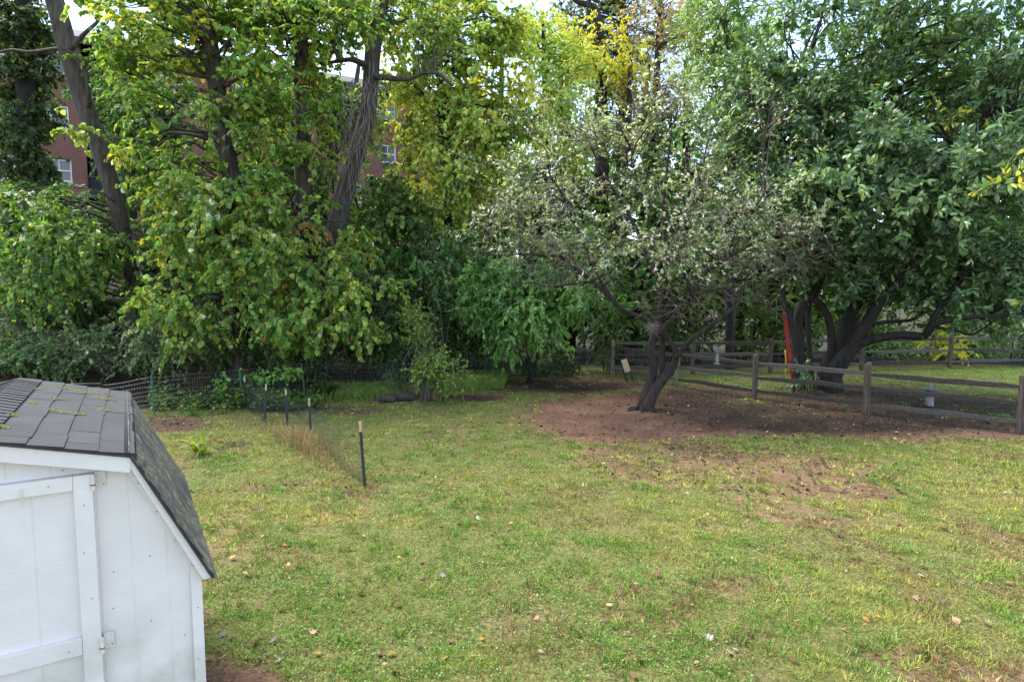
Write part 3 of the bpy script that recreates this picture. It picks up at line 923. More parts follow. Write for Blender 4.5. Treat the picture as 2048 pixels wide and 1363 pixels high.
# vertical siding boards with grooves
ed = [0.0, 0.155, 0.322, 0.472]
dl, dr = 1.528, 0.472
segs = [(a, b, 0.0) for a, b in zip(ed[:-1], ed[1:])] + [(WD - b, WD - a, 0.0) for a, b in zip(ed[:-1], ed[1:])]
ov = np.linspace(dr, dl, 7)
segs += [(a, b, 1.868) for a, b in zip(ov[:-1], ov[1:])]
for a, b, zb in segs:
    a2, b2 = a + 0.0042, b - 0.0042
    ks = [a2] + [s for s in (KS, RS, WD - KS) if a2 < s < b2] + [b2]
    pts = [SP(a2, 0.008, zb)] + [SP(s, 0.008, gable(s)) for s in ks] + [SP(b2, 0.008, zb)]
    bevel(Acc().prism(pts, r3, 0.0105).build('siding_board', PAINT, wall), 0.002)
for k in range(10):
    d0, d1 = 0.03 + k * 0.2, 0.03 + k * 0.2 + 0.194
    bevel(Acc().box(SP(-0.004, (d0 + d1) / 2, 0.645), (0.012, d1 - d0, 1.27), SB).build('siding_board', PAINT, wall), 0.002)
# corner boards and rake trim on the front
def board(name, pts, th, proud, par=shed, m=PAINT, w=0.003):
    q = [SP(s, -proud, z) for s, z in pts]
    return bevel(Acc().prism(q, r3, th).build(name, m, par), w)
board('corner_board', [(-0.006, 0.0), (-0.006, 1.215), (0.050, 1.262), (0.050, 0.0)], 0.028, 0.024)
board('corner_board', [(WD + 0.006, 0.0), (WD + 0.006, 1.215), (WD - 0.050, 1.262), (WD - 0.050, 0.0)], 0.022, 0.016)
sl = (KZ - EZ) / (KS - ES)
for sg in (1, -1):
    f = (lambda s: s) if sg == 1 else (lambda s: WD - s)
    # flat trim following the steep slope, then the fascia under the shingle edge
    board('rake_trim', [(f(-0.006), 1.2185), (f(0.048), 1.2185 + 0.047), (f(0.352), 1.897), (f(0.29), 1.897), (f(KS - 0.032), 1.872)], 0.034, 0.032)
    board('rake_trim', [(f(KS - 0.026), 1.902), (f(KS - 0.012), 1.922), (f(RS - 0.002), 2.103), (f(RS - 0.002), 2.048), (f(KS + 0.012), 1.8985)], 0.022, 0.030)
    board('fascia', [(f(ES + 0.016), EZ - 0.006), (f(KS - 0.004), KZ - 0.026), (f(KS + 0.012), KZ - 0.066), (f(ES + 0.058), EZ - 0.006)], 0.022, 0.079)
    board('fascia', [(f(KS - 0.002), KZ - 0.022), (f(RS - 0.003), RZ - 0.022), (f(RS - 0.003), RZ - 0.100), (f(KS + 0.008), KZ - 0.100)], 0.022, 0.082)
# roof decks and shingles
roof_parts = []
rf = Acc()
def slope_frame(s0, z0, s1, z1):
    a, b = SP(s0, 0, z0), SP(s1, 0, z1)
    u = nrmz((b - a)[None])[0]
    nn = np.cross(r3, u)
    if nn[2] < 0: nn = -nn
    return a, u, nn, np.linalg.norm(b - a)
slopes = [slope_frame(ES, EZ, KS, KZ), slope_frame(KS, KZ, RS, RZ), slope_frame(WD - ES, EZ, WD - KS, KZ), slope_frame(WD - KS, KZ, RS, RZ)]
for a, u, nn, L in slopes:
    pts = [a + r3 * D0 - nn * 0.014, a + r3 * D1 - nn * 0.014, a + u * L + r3 * D1 - nn * 0.014, a + u * L + r3 * D0 - nn * 0.014]
    rf.prism(pts, nn, 0.012)
roof = rf.build('roof', DARKTRIM, shed)
EX = 0.147
for si, (a, u, nn, L) in enumerate(slopes):
    nco = int(np.ceil(L / EX))
    for c in range(nco):
        lo, hi = c * EX - (0.012 if c == 0 else 0), min((c + 1) * EX + 0.03, L + (0.02 if si in (0, 2) else 0.0))
        off = (c % 2) * 0.152 + rng.uniform(-0.02, 0.02)
        e = [D0 - 0.012] + list(np.arange(D0 + 0.304 - off, D1 - 0.05, 0.304)) + [D1]
        for d0, d1 in zip(e[:-1], e[1:]):
            lift = 0.0055 + rng.uniform(0, 0.0035)
            j = rng.uniform(-0.007, 0.005)
            p0, p1 = a + u * (lo + j) + nn * lift, a + u * hi + nn * 0.0008
            g = 0.0028
            V = [p0 + r3 * (d0 + g), p0 + r3 * (d1 - g), p1 + r3 * (d1 - g), p1 + r3 * (d0 + g)]
            th = 0.0045
            V += [q - nn * th for q in V]
            V[0] = V[0] + nn * rng.uniform(0, 0.003); V[1] = V[1] + nn * rng.uniform(0, 0.004)
            Acc().add(V, [(0, 1, 2, 3), (7, 6, 5, 4), (0, 4, 5, 1), (1, 5, 6, 2), (2, 6, 7, 3), (3, 7, 4, 0)]).build(
                'shingle', SHINGLE_LICHEN if si in (0, 2) else SHINGLE, roof, origin=(V[0] + V[2]) / 2)
# rounded knuckle strips where the two slopes meet, and ridge caps
for sg in (0, 2):
    a, u, nn, L = slopes[sg]
    a2, u2, n2, L2 = slopes[sg + 1]
    k = a + u * L
    na_ = nrmz((nn + n2)[None])[0]
    e0_, c0_, e1_ = k - u * 0.035 + nn * 0.0075, k + na_ * 0.015, k + u2 * 0.035 + n2 * 0.0075
    prof = [e0_ * (1 - q) ** 2 + c0_ * 2 * q * (1 - q) + e1_ * q * q for q in np.linspace(0, 1, 9)]
    prof = [q + na_ * 0.003 for q in prof]
    V = [q + r3 * d for d in (D0 - 0.013, D1 + 0.002) for q in prof]
    V += [q - na_ * 0.006 for q in V]
    Q = [(i, i + 1, i + 10, i + 9) for i in range(8)] + [(18 + i, 27 + i, 28 + i, 19 + i) for i in range(8)] + [(i, 18 + i, 19 + i, i + 1) for i in range(8)]
    Acc().add(V, Q).build('ridge_strip', SHINGLE, roof, True)
RIDGE = SP(RS, 0, RZ)
_, ua, na, _ = slopes[1]
_, ub, nb_, _ = slopes[3]
for k in range(22):
    d0 = D0 - 0.012 + k * 0.098
    d1 = min(d0 + 0.150, D1 + 0.01)
    lf0, lf1 = 0.0155 + rng.uniform(0, 0.003), 0.0085
    w = 0.135
    V = []
    for dd, lf in ((d0, lf0), (d1, lf1)):
        V += [RIDGE + r3 * dd - ua * w + na * lf, RIDGE + r3 * dd - ua * 0.03 + na * (lf + 0.003), RIDGE + r3 * dd + z3 * (lf + 0.002), RIDGE + r3 * dd - ub * 0.03 + nb_ * (lf + 0.003), RIDGE + r3 * dd - ub * w + nb_ * lf]
    V += [q - z3 * 0.005 for q in V]
    Q = [(i, i + 1, i + 6, i + 5) for i in range(4)] + [(10 + i, 15 + i, 16 + i, 11 + i) for i in range(4)]
    Q += [(i, 10 + i, 11 + i, i + 1) for i in range(4)] + [(0, 5, 15, 10), (4, 14, 19, 9)]
    Acc().add(V, Q).build('ridge_cap', SHINGLE, roof, origin=V[2])
# moss cushions on the top slope
mo = Acc()
def moss(px, py, w, h):
    # point on the gentle slope seen at that pixel
    a, u, nn, L = slopes[1]
    d = ray(px, py); o = np.array([0, 0, H])
    t = np.dot(a - o, nn) / np.dot(d, nn)
    c = o + d * t
    for i in range(44):
        q = c + r3 * rng.normal(0, h) + u * rng.normal(0, w) * 1.0
        rr = rng.uniform(0.005, 0.017)
        th = np.linspace(0, 2 * PI, 7)[:-1]
        ring = np.array([q + rr * (np.cos(x) * r3 * 1.3 + np.sin(x) * u) + nn * 0.006 for x in th])
        ring2 = q + (ring - q) * 0.55 + nn * rr * 0.55
        mo.add(np.concatenate([ring, ring2, [q + nn * rr * 0.9]]), [(j, (j + 1) % 6, 6 + (j + 1) % 6, 6 + j) for j in range(6)], [(12, 6 + j, 6 + (j + 1) % 6) for j in range(6)])
for q in ((148, 781, .035, .012), (170, 786, .03, .01), (195, 789, .03, .01), (205, 798, .035, .01), (203, 790, .04, .008), (115, 799, .03, .01), (120, 824, .035, .014), (138, 827, .03, .012), (204, 820, .02, .016), (68, 779, .02, .01), (67, 807, .012, .014), (111, 775, .015, .01), (15, 830, .025, .02), (10, 855, .015, .014), (250, 823, .012, .01)):
    moss(*q)
mo.build('moss', MOSS, roof, True)['kind'] = 'stuff'
# door
dz0, dz1 = 0.10, 1.856
door = Acc().box(SP((dr + dl) / 2, 0.002, (dz0 + dz1) / 2), (dl - dr - 0.012, 0.024, dz1 - dz0), SB).build('door', PAINT, shed)
dw = 0.082
pe = np.linspace(dr + dw, dl - dw, 6)
for a, b in zip(pe[:-1], pe[1:]):
    bevel(Acc().box(SP((a + b) / 2, -0.0108, (dz0 + dz1) / 2), (b - a - 0.008, 0.0032, dz1 - dz0 - 0.02), SB).build('door_board', PAINT, door), 0.002)
for s in (dr + 0.006 + dw / 2, dl - 0.006 - dw / 2):
    bevel(Acc().box(SP(s, -0.026, (dz0 + dz1) / 2), (dw, 0.036, dz1 - dz0), SB).build('door_stile', PAINT, door), 0.003)
for z0, z1 in ((dz1 - 0.076, dz1), (0.905, 0.998), (dz0, dz0 + 0.09)):
    bevel(Acc().box(SP((dr + dl) / 2, -0.024, (z0 + z1) / 2), (dl - dr - 2 * dw - 0.014, 0.032, z1 - z0), SB).build('door_rail', PAINT, door), 0.003)
for zc, w in ((1.815, 0.034), (0.935, 0.030)):
    h = Acc()
    h.tube([SP(dr + 0.004, -0.050, zc - 0.042), SP(dr + 0.004, -0.050, zc + 0.042)], [0.010, 0.010], 10)
    h.box(SP(dr - 0.026, -0.003, zc), (0.048, 0.005, 0.086), SB)
    hg = h.build('hinge', BRASS_RUST, door)
    Acc().tube([SP(dr + 0.004, -0.050, zc - 0.018), SP(dr + 0.004, -0.050, zc - 0.010)], [0.0125, 0.0125], 10).box(SP(dr - 0.04, -0.0065, zc - 0.028), (0.006, 0.004, 0.006), SB).build('rust_stain', RUST, door)
hk = Acc()
hk.tube([SP(0.765, -0.050, 1.83), SP(0.765, -0.054, 1.80), SP(0.765, -0.050, 1.765)], [0.004, 0.0045, 0.003], 6)
hk.tube([SP(0.765, -0.046, 1.765), SP(0.765, -0.047, 1.735)], [0.003, 0.003], 6)
hk.build('door_hook', BRASS_RUST, door)

# nail heads on trim and door
nh = Acc()
for s_, z_, o_ in ((0.02, 1.0, 0.026), (0.03, 0.7, 0.026), (0.12, 1.42, 0.034), (0.20, 1.60, 0.034), (0.28, 1.77, 0.034), (0.52, 1.70, 0.046), (0.53, 1.45, 0.046), (0.51, 1.20, 0.046), (0.66, 1.82, 0.042), (0.62, 0.94, 0.042), (0.40, 1.88, 0.006), (0.24, 1.35, 0.006), (0.25, 0.98, 0.006), (0.41, 1.30, 0.006), (0.42, 1.10, 0.006), (0.60, 1.885, 0.006), (0.09, 0.85, 0.006)):
    c = SP(s_, -o_, z_)
    nh.tube([c + r3 * 0.004, c - r3 * 0.0015], [0.0032, 0.0028], 7)
nh.build('nail_heads', RUST, shed)['kind'] = 'stuff'

# ------------------------------------------------------------------ split rail fences
def rail_mesh(length, h=0.12, t=0.045, seed=0):
    r = np.random.default_rng(seed)
    n = 9
    V = []
    for i in range(n):
        q = i / (n - 1)
        tap = 0.62 + 0.38 * math.sin(PI * min(1, max(0, q * 1.15 - 0.07))) ** 0.5 if 0 < q < 1 else 0.55
        hh = h / 2 * tap * (1 + r.normal(0, 0.06)); tt = t / 2 * (1 + r.normal(0, 0.12)); dy = r.normal(0, 0.006); dz = r.normal(0, 0.008)
        x = (q - 0.5) * length
        V += [(x, dy - tt, dz - hh), (x, dy + tt * 1.1, dz - hh * 0.95), (x, dy + tt, dz + hh * 0.8), (x, dy + 0.1 * tt, dz + hh), (x, dy - tt * 0.9, dz + hh * 0.75)]
    Q = [(i * 5 + j, i * 5 + (j + 1) % 5, (i + 1) * 5 + (j + 1) % 5, (i + 1) * 5 + j) for i in range(n - 1) for j in range(5)]
    e = (n - 1) * 5
    T = [(0, 2, 1), (0, 3, 2), (0, 4, 3), (e, e + 1, e + 2), (e, e + 2, e + 3), (e, e + 3, e + 4)]
    return Acc().add(V, Q, T)

def split_fence(name, label, pts, heights, rail_z, postmats, railmat, post_h, wid, zbase=0.0, group=None, net=None, top_drop=None, rail_h=0.115):
    f = thing(name, label, 'fence', (pts[0][0], pts[0][1], 0), group)
    for i, (x, y) in enumerate(pts):
        hgt = post_h[i % len(post_h)]
        z0 = gz1(x, y) - 0.06
        a = Acc()
        r = np.random.default_rng(i + 5)
        w = wid
        rings = []
        for z, k in ((0, 1.05), (0.35 * hgt, 1.0), (0.75 * hgt, 0.98), (hgt - 0.03, 0.96), (hgt, 0.62)):
            o = r.normal(0, 0.006, 2)
            rings += [(x + o[0] + w * k * sx * 0.5, y + o[1] + w * k * sy * 0.5, z0 + z + (0.02 * sx if z == hgt else 0)) for sx, sy in ((-1, -1), (1, -1), (1, 1), (-1, 1))]
        Q = [(j * 4 + m_, j * 4 + (m_ + 1) % 4, j * 4 + 4 + (m_ + 1) % 4, j * 4 + 4 + m_) for j in range(4) for m_ in range(4)] + [(16, 17, 18, 19)]
        a.add(rings, Q)
        p = bevel(a.build('post', postmats[i % len(postmats)], f, origin=(x, y, z0)), 0.012)
    for i in range(len(pts) - 1):
        A, B = np.array([*pts[i], gz1(*pts[i])]), np.array([*pts[i + 1], gz1(*pts[i + 1])])
        d = B - A; L = np.linalg.norm(d)
        for k, z in enumerate(rail_z):
            za, zb = z + rng.normal(0, 0.02), z + rng.normal(0, 0.02)
            a2, b2 = A + [0, 0, za], B + [0, 0, zb]
            u = nrmz((b2 - a2)[None])[0]
            s = nrmz(np.cross(u, [0, 0, 1.0])[None])[0]
            v = np.cross(s, u)
            m_ = rail_mesh(L + 0.06, rail_h, 0.05, i * 7 + k + int(abs(pts[0][0]) * 10))
            V = np.concatenate(m_.V)
            mid = (a2 + b2) / 2
            ac = Acc().add(mid + V[:, :1] * u + V[:, 1:2] * s + V[:, 2:3] * v, np.concatenate(m_.Q), np.concatenate(m_.T))
            ac.build('rail', railmat[(i + k) % len(railmat)], f, origin=mid)
    if net:
        dx, dz, off, th, ztop, nm = net
        ac = Acc()
        for i in range(len(pts) - 1):
            A, B = np.array([*pts[i], gz1(*pts[i])]), np.array([*pts[i + 1], gz1(*pts[i + 1])])
            d = B - A; L = np.linalg.norm(d); u = d / L
            s = nrmz(np.cross(u, [0, 0, 1.0])[None])[0]
            o = s * off
            xs = np.arange(0, L, dx)
            P = np.stack([np.stack([A + u * q + o + [0, 0, 0.01], A + u * q + o + [0, 0, ztop]]) for q in xs])
            V, Q = tubes(P, np.full(P.shape[:2], th), 3); ac.add(V, Q)
            zs = np.arange(0.02, ztop + 0.001, dz)
            P = np.stack([np.stack([A + o + [0, 0, z], (A + B) / 2 + o + [0, 0, z + rng.normal(0, .006)], B + o + [0, 0, z]]) for z in zs])
            V, Q = tubes(P, np.full(P.shape[:2], th), 3); ac.add(V, Q)
        w = ac.build('wire_mesh', nm, f)
        w['kind'] = 'stuff'
    return f

split_fence('split_rail_fence', 'brown three rail split fence in front of the magnolia with wire mesh', [tuple(p) for p in FF], None,
            (0.90, 0.56, 0.20), [POSTMOSS, POSTMOSS, POSTWOOD, POSTWOOD, POSTWOOD, POSTWOOD], [RAILWOOD, RAILWOOD, RAILGREY], (1.20, 1.16, 1.22, 1.22, 1.23), 0.115,
            net=(0.055, 0.055, 0.075, 0.0011, 0.92, WIRE_DARK))
BF = [(3.28, 19.98), (6.05, 20.25), (8.84, 20.72), (12.3, 21.3), (15.78, 21.84), (19.0, 22.35), (22.3, 22.9)]
split_fence('split_rail_fence', 'far grey three rail fence before the hedge at the back of the side lawn', BF, None,
            (1.02, 0.64, 0.24), [POSTWOOD], [RAILGREY, RAILWOOD], (1.24, 1.28, 1.22, 1.25, 1.30, 1.25), 0.12,
            net=(0.10, 0.10, -0.075, 0.0013, 1.05, WIRE_DARK))

# ------------------------------------------------------------------ wire fence along the wooded slope
wf_px = [(120, 842), (225, 835), (312, 828), (480, 812), (604, 800), (760, 787), (870, 773), (970, 757), (1100, 753), (1222, 752)]
wf = np.array([G(*q)[:2] for q in wf_px])
wtop = np.array([0.80, 0.80, 0.84, 0.84, 0.90, 0.78, 0.72, 0.80, 0.80, 0.85])
wfence = thing('wire_fence', 'sagging grey welded wire fence along the foot of the wooded slope', 'fence', (*wf[2], 0))
cum = np.concatenate([[0], np.cumsum(np.linalg.norm(np.diff(wf, axis=0), axis=1))])
def along(t):
    return np.stack([np.interp(t, cum, wf[:, 0]), np.interp(t, cum, wf[:, 1])], -1)
ts = np.arange(0, cum[-1], 0.052)
ctl = catmull(np.stack([cum, wtop, 0 * cum], 1), 400)
topf = lambda t: np.interp(t, ctl[:, 0], ctl[:, 1]) - 0.03 * np.abs(np.sin(t * 1.9)) * (vnoise(t * 0.7, t * 0) > .3)
xy = along(ts); gzv = gz(xy[:, 0], xy[:, 1]); tp = topf(ts)
ac = Acc()
wob = (fbm(ts * 1.1, ts * 0, 0, 5, 3) - 0.5) * 0.16
nv = np.array([*FLN])
P = np.stack([np.stack([xy[:, 0] + nv[0] * wob * q, xy[:, 1] + nv[1] * wob * q, gzv + 0.01 + tp * q], 1) for q in (0, 0.35, 0.7, 1.0)], 1)
V, Q = tubes(P, np.full(P.shape[:2], 0.0022), 3); ac.add(V, Q)
for q in np.linspace(0.02, 1.0, 9):
    jj = (fbm(ts * 2.3, ts * 0 + q * 9, 0, 8, 2) - 0.5) * 0.02
    L_ = np.stack([xy[:, 0] + nv[0] * wob * q, xy[:, 1] + nv[1] * wob * q, gzv + 0.01 + tp * q + jj], 1)[None]
    V, Q = tubes(L_, np.full(L_.shape[:2], 0.0026 if q < 1 else 0.0032), 3); ac.add(V, Q)
w = ac.build('wire_mesh', WIRE, wfence); w['kind'] = 'stuff'
def tpost(parent, x, y, hgt, lean, name='post', m=TPOST):
    z = gz1(x, y) - 0.05
    a = Acc()
    top = np.array([x + lean[0], y + lean[1], z + hgt])
    b = np.array([x, y, z])
    a.tube([b, b * .5 + top * .5, top], [0.020, 0.019, 0.018], 4)
    for k in range(9):
        q = b + (top - b) * (0.15 + 0.09 * k)
        a.box(q + [0.0, -0.02, 0], (0.016, 0.012, 0.018))
    return a.build(name, m, parent, origin=b)
for px, py, hh, ln in ((312, 829, 0.96, (-0.05, 0.02)), (487, 812, 0.92, (-0.04, 0.0)), (612, 800, 0.98, (-0.07, 0)), (970, 757, 0.86, (0, 0)), (1100, 753, 0.9, (0, 0))):
    g = G(px, py)
    pst = tpost(wfence, g[0], g[1] - 0.05, hh, ln)
    if px == 970:
        Acc().tube([[g[0], g[1] - 0.05, 0.78], [g[0], g[1] - 0.05, 0.93]], [0.03, 0.03], 4).build('post_cap', PALEWOOD, pst)

# ------------------------------------------------------------------ low net fence of capped stakes crossing the lawn
stk = [((730, 972), (720, 843), 0.135), ((622, 882), (618, 797), 0.125), ((575, 857), (571, 778), 0.115), ((530, 850), (532, 768), 0.120), ((490, 815), (489, 753), 0.105)]
net = thing('garden_net_fence', 'row of dark stakes with pale wooden tops holding fine garden netting', 'fence', (*G(622, 882)[:2], 0))
tops, bots = [], []
for (bx, by), (tx_, ty_), cp in stk:
    b = G(bx, by); b[2] = gz1(b[0], b[1]) - 0.04
    t = W(tx_, ty_, b[1] + 0.02)
    u = t - b
    h = np.linalg.norm(u); u = u / h
    a = Acc().tube([b, b + u * (h - cp)], [0.021, 0.021], 8)
    s = a.build('stake', BLACKPLASTIC, net, origin=b)
    rb = Acc()
    for k in range(12):
        c = b + u * (0.08 + k * (h - cp - .1) / 12)
        rb.tube([c, c + u * 0.02], [0.0245, 0.0245], 8)
    rb.build('ribs', NET, s)['kind'] = 'stuff'
    Acc().tube([b + u * (h - cp - 0.01), t], [0.026, 0.024], 4).build('wooden_tip', PALEWOOD, s)
    tops.append(b + u * (h - cp)); bots.append(b)
ac = Acc()
for i in range(4):
    A0, B0, A1, B1 = bots[i], bots[i + 1], tops[i], tops[i + 1]
    L = np.linalg.norm(B0 - A0)
    nv_, nh = int(L / 0.035), 24
    q = np.linspace(0, 1, nv_)[:, None, None]
    r_ = np.linspace(0.03, 1, 5)[None, :, None]
    P = (A0 * (1 - r_) + A1 * r_) * (1 - q) + (B0 * (1 - r_) + B1 * r_) * q
    P[:, :, 2] -= 0.05 * np.sin(PI * q[:, :, 0]) * r_[:, :, 0]
    V, Q = tubes(P, np.full(P.shape[:2], 0.0013), 3); ac.add(V, Q)
    q = np.linspace(0, 1, 7)[None, :, None]
    r_ = np.linspace(0.03, 1, nh)[:, None, None]
    P = (A0 * (1 - r_) + A1 * r_) * (1 - q) + (B0 * (1 - r_) + B1 * r_) * q
    P[:, :, 2] -= 0.05 * np.sin(PI * q[:, :, 0]) * r_[:, :, 0]
    V, Q = tubes(P, np.full(P.shape[:2], 0.0013), 3); ac.add(V, Q)
w = ac.build('netting', NET, net); w['kind'] = 'stuff'
# rolled blue netting beside the wire fence
g = G(505, 806); g[2] = gz1(g[0], g[1])
ac = Acc()
nn_ = 26
a_ = np.linspace(0, 1, nn_)
base = np.stack([g[0] + 0.55 * np.cos(a_ * 4.2 + 2.2) + 0.25, g[1] + 0.22 * np.sin(a_ * 4.2 + 2.2), 0 * a_], 1)
zz = np.linspace(0.02, 0.58, 14)
for k, z in enumerate(zz):
    L_ = (base + [0, 0, g[2] + z])[None]
    V, Q = tubes(L_, np.full((1, nn_), 0.0035), 3); ac.add(V, Q)
bb = catmull(base, 80)
P = np.stack([bb + [0, 0, g[2]], bb + [0, 0, g[2] + 0.58]], 1)
V, Q = tubes(P, np.full(P.shape[:2], 0.0035), 3); ac.add(V, Q)
bn = ac.build('net_roll', NETBLUE, None, origin=g)
tag(bn, 'loose roll of blue garden netting standing by the wire fence', 'netting')

# ------------------------------------------------------------------ small objects by the far fence
# board leaning on a dark step frame
g = G(1262, 764); g[2] = gz1(g[0], g[1])
st = thing('step_stool', 'small dark step frame with a pale board standing by the corner post', 'step stool', g)
tl = np.array([-0.20, 0.06, 0.62])
for dx_ in (-0.10, 0.10):
    Acc().tube([g + [dx_, -0.02, 0], g + [dx_, -0.02, 0] + tl], [0.017, 0.017], 4).build('leg', BLACKPLASTIC, st)
    Acc().tube([g + [dx_, 0.34, 0], g + [dx_, 0.0, 0] + tl * 0.9], [0.014, 0.014], 4).build('leg', BLACKPLASTIC, st)
for q in (0.18, 0.42):
    bevel(Acc().box(g + tl * q + [0, -0.01, 0], (0.22, 0.10, 0.022)).build('step', ROTTEN, st), 0.004)
ub_ = nrmz(tl[None])[0]
sB = np.array([[1, 0, 0], np.cross(ub_, [1, 0, 0]), ub_]); sB[0] = np.cross(sB[1], sB[2])
bevel(Acc().box(g + tl * 0.83 + [0, -0.045, 0], (0.19, 0.02, 0.40), sB).build('board', PALEWOOD, st), 0.004)

# bird bath
g = G(1858, 810); g[2] = gz1(g[0], g[1])
bbt = thing('bird_bath', 'pale stone bird bath on a tapered pedestal behind the front rail fence', 'bird bath', g)
Acc().lathe(g, [(0.105, 0), (0.10, 0.02), (0.088, 0.2), (0.072, 0.34), (0.075, 0.37)], 14).build('pedestal', STONE, bbt, True)
Acc().lathe(g, [(0.08, 0.37), (0.15, 0.385), (0.225, 0.42), (0.23, 0.435), (0.218, 0.435), (0.14, 0.41), (0.02, 0.405)], 26).build('bowl', STONE, bbt, True)
Acc().lathe(g, [(0.05, 0.405), (0.042, 0.44), (0.04, 0.53), (0.03, 0.545)], 12).build('finial', STONE, bbt, True)

# bird feeder hanging from the small tree
fd = W(1434, 728, 13.9)
bf = thing('bird_feeder', 'blue capped tube bird feeder hanging on a wire from the small tree', 'bird feeder', fd)
Acc().lathe(fd, [(0.035, 0.03), (0.036, 0.05), (0.036, 0.24), (0.035, 0.26)], 14).build('seed_tube', SEED, bf, True)
Acc().lathe(fd, [(0.047, 0.255), (0.045, 0.285), (0.02, 0.31), (0.006, 0.325)], 14).build('cap', FEEDERBLUE, bf, True)
Acc().lathe(fd, [(0.02, 0.0), (0.07, 0.006), (0.080, 0.018), (0.076, 0.022), (0.03, 0.018)], 18).build('tray', WHITEPLASTIC, bf, True)
Acc().lathe(fd, [(0.012, -0.03), (0.03, -0.012), (0.03, 0.002)], 10).build('drain', FEEDERBLUE, bf, True)
fu = W(1436, 622, 13.9)
Acc().tube([fd + [0, 0, 0.32], fu], [0.0022, 0.0022], 5).build('hanging_wire', WIRE_DARK, bf)

# red cloth hanging from a branch of the magnolia
top, bot = W(1568, 624, 16.6), W(1590, 786, 16.6)
rc = thing('hanging_swing', 'long gathered red fabric swing hanging from the magnolia behind the fence', 'swing', bot)
for k, ox in enumerate((-0.034, 0.0, 0.034)):
    P = []
    for q in np.linspace(0, 1, 12):
        c = top * (1 - q) + bot * q
        P.append(c + [ox * (0.45 + 0.8 * q) + 0.008 * math.sin(q * 9 + k), 0.03 * math.sin(q * 7 + k * 2), 0])
    P = catmull(P, 30)
    Rr = np.interp(np.linspace(0, 1, 30), [0, 0.15, 0.6, 0.85, 1], [0.016, 0.026, 0.030, 0.032, 0.016])
    Acc().tube(P, Rr, 9, True, 0.35, k).build('fold', RED, rc, True)
a = W(1571, 700, 16.7); b = W(1571, 748, 16.7)
Acc().tube(catmull([a, a * .5 + b * .5 + [0.02, 0, 0], b], 10), np.full(10, 0.026), 8, True, 0.3).build('yellow_fold', YELLOWFAB, rc, True)
a = W(1587, 716, 16.7); b = W(1594, 752, 16.7)
Acc().tube(catmull([a + [.05, 0, 0], a * .5 + b * .5 + [0.06, 0, 0], b + [.04, 0, 0]], 10), np.full(10, 0.028), 8, True, 0.3).build('blue_fold', BLUEFAB, rc, True)
Acc().tube([top - [0, 0, 0.03], top + [0.0, 0, 0.25]], [0.012, 0.012], 6).build('rope', WIRE_DARK, rc)

# rotting logs at the foot of the stemmy shrub
for (px, py, ln, rr, lab) in ((775, 806, 0.42, 0.10, 'short brown rotting log lying by the stemmy shrub'), (812, 803, 0.50, 0.12, 'blackened rotting log touching the stemmy shrub')):
    g = G(px, py); g[2] = gz1(g[0], g[1]) + rr * 0.6
    a = Acc().tube(catmull([g + [-ln / 2, 0.03, 0], g + [0, -0.02, 0.03], g + [ln / 2, 0.04, -0.01]], 18), np.interp(np.linspace(0, 1, 18), [0, .1, .5, .9, 1], [rr * .7, rr, rr * 1.1, rr * .95, rr * .6]), 12, True, 0.8, int(px))
    o = a.build('log', ROTTEN, None, True, origin=g)
    tag(o, lab, 'log')

# ------------------------------------------------------------------ brick flats on the slope
bu = nrmz(np.array([[15.9, 9.0, 0.0]]))[0]
bn_ = np.array([bu[1], -bu[0], 0])                 # towards the garden
B0 = np.array([-24.5, 33.0, 0]) - bu * 0.0
BB = np.array([bu, -bn_, [0, 0, 1.0]])
def BP(u, out, z):
    return B0 + bu * u + bn_ * out + np.array([0, 0, z])
def b_u(px, out=0.0):
    d = ray(px, 300)
    o2 = B0 + bn_ * out
    A = np.array([[d[0], -bu[0]], [d[1], -bu[1]]])
    t = np.linalg.solve(A, o2[:2])
    return t[1]
flats = thing('apartment_building', 'three storey red brick flats with white windows behind the trees', 'building', BP(0, 0, 4.5))
U0, U1, ZE = -9.0, b_u(1015), 16.0
win = []
rows = [(14.2, 1.15), (11.40, 1.15), (8.60, 1.15), (5.80, 1.15)]
cols_u = [b_u(px) for px in (30, 116, 335, 495, 600, 705, 776, 885, 965)]
balc = (b_u(172), b_u(268))
openings = []
for u in cols_u:
    for zb, hh in rows:
        openings.append((u - 0.55, u + 0.55, zb, zb + hh))
# wall as bands of brickwork between openings (real reveals)
wa = Acc()
zs = [4.0] + [z for zb, hh in sorted(rows) for z in (zb, zb + hh)] + [ZE]
us = sorted([U0, U1, balc[0], balc[1]] + [q for u in cols_u for q in (u - 0.55, u + 0.55)])
def blocked(uc, zc):
    if balc[0] < uc < balc[1] and zc > 5.5: return True
    return any(a < uc < b and c < zc < d for a, b, c, d in openings)
BUx = Acc()
for i in range(len(us) - 1):
    for j in range(len(zs) - 1):
        uc, zc = (us[i] + us[i + 1]) / 2, (zs[j] + zs[j + 1]) / 2
        if not blocked(uc, zc):
            wa.box(BP(uc, -0.15, zc), (us[i + 1] - us[i], 0.3, zs[j + 1] - zs[j]), BB)
for u in (U0 + 0.15, U1 - 0.15):
    wa.box(BP(u, -5.3, (ZE + 3) / 2), (0.3, 10.0, ZE - 3), BB)
wa.box(BP((U0 + U1) / 2, -10.4, (ZE + 3) / 2), (U1 - U0, 0.3, ZE - 3), BB)
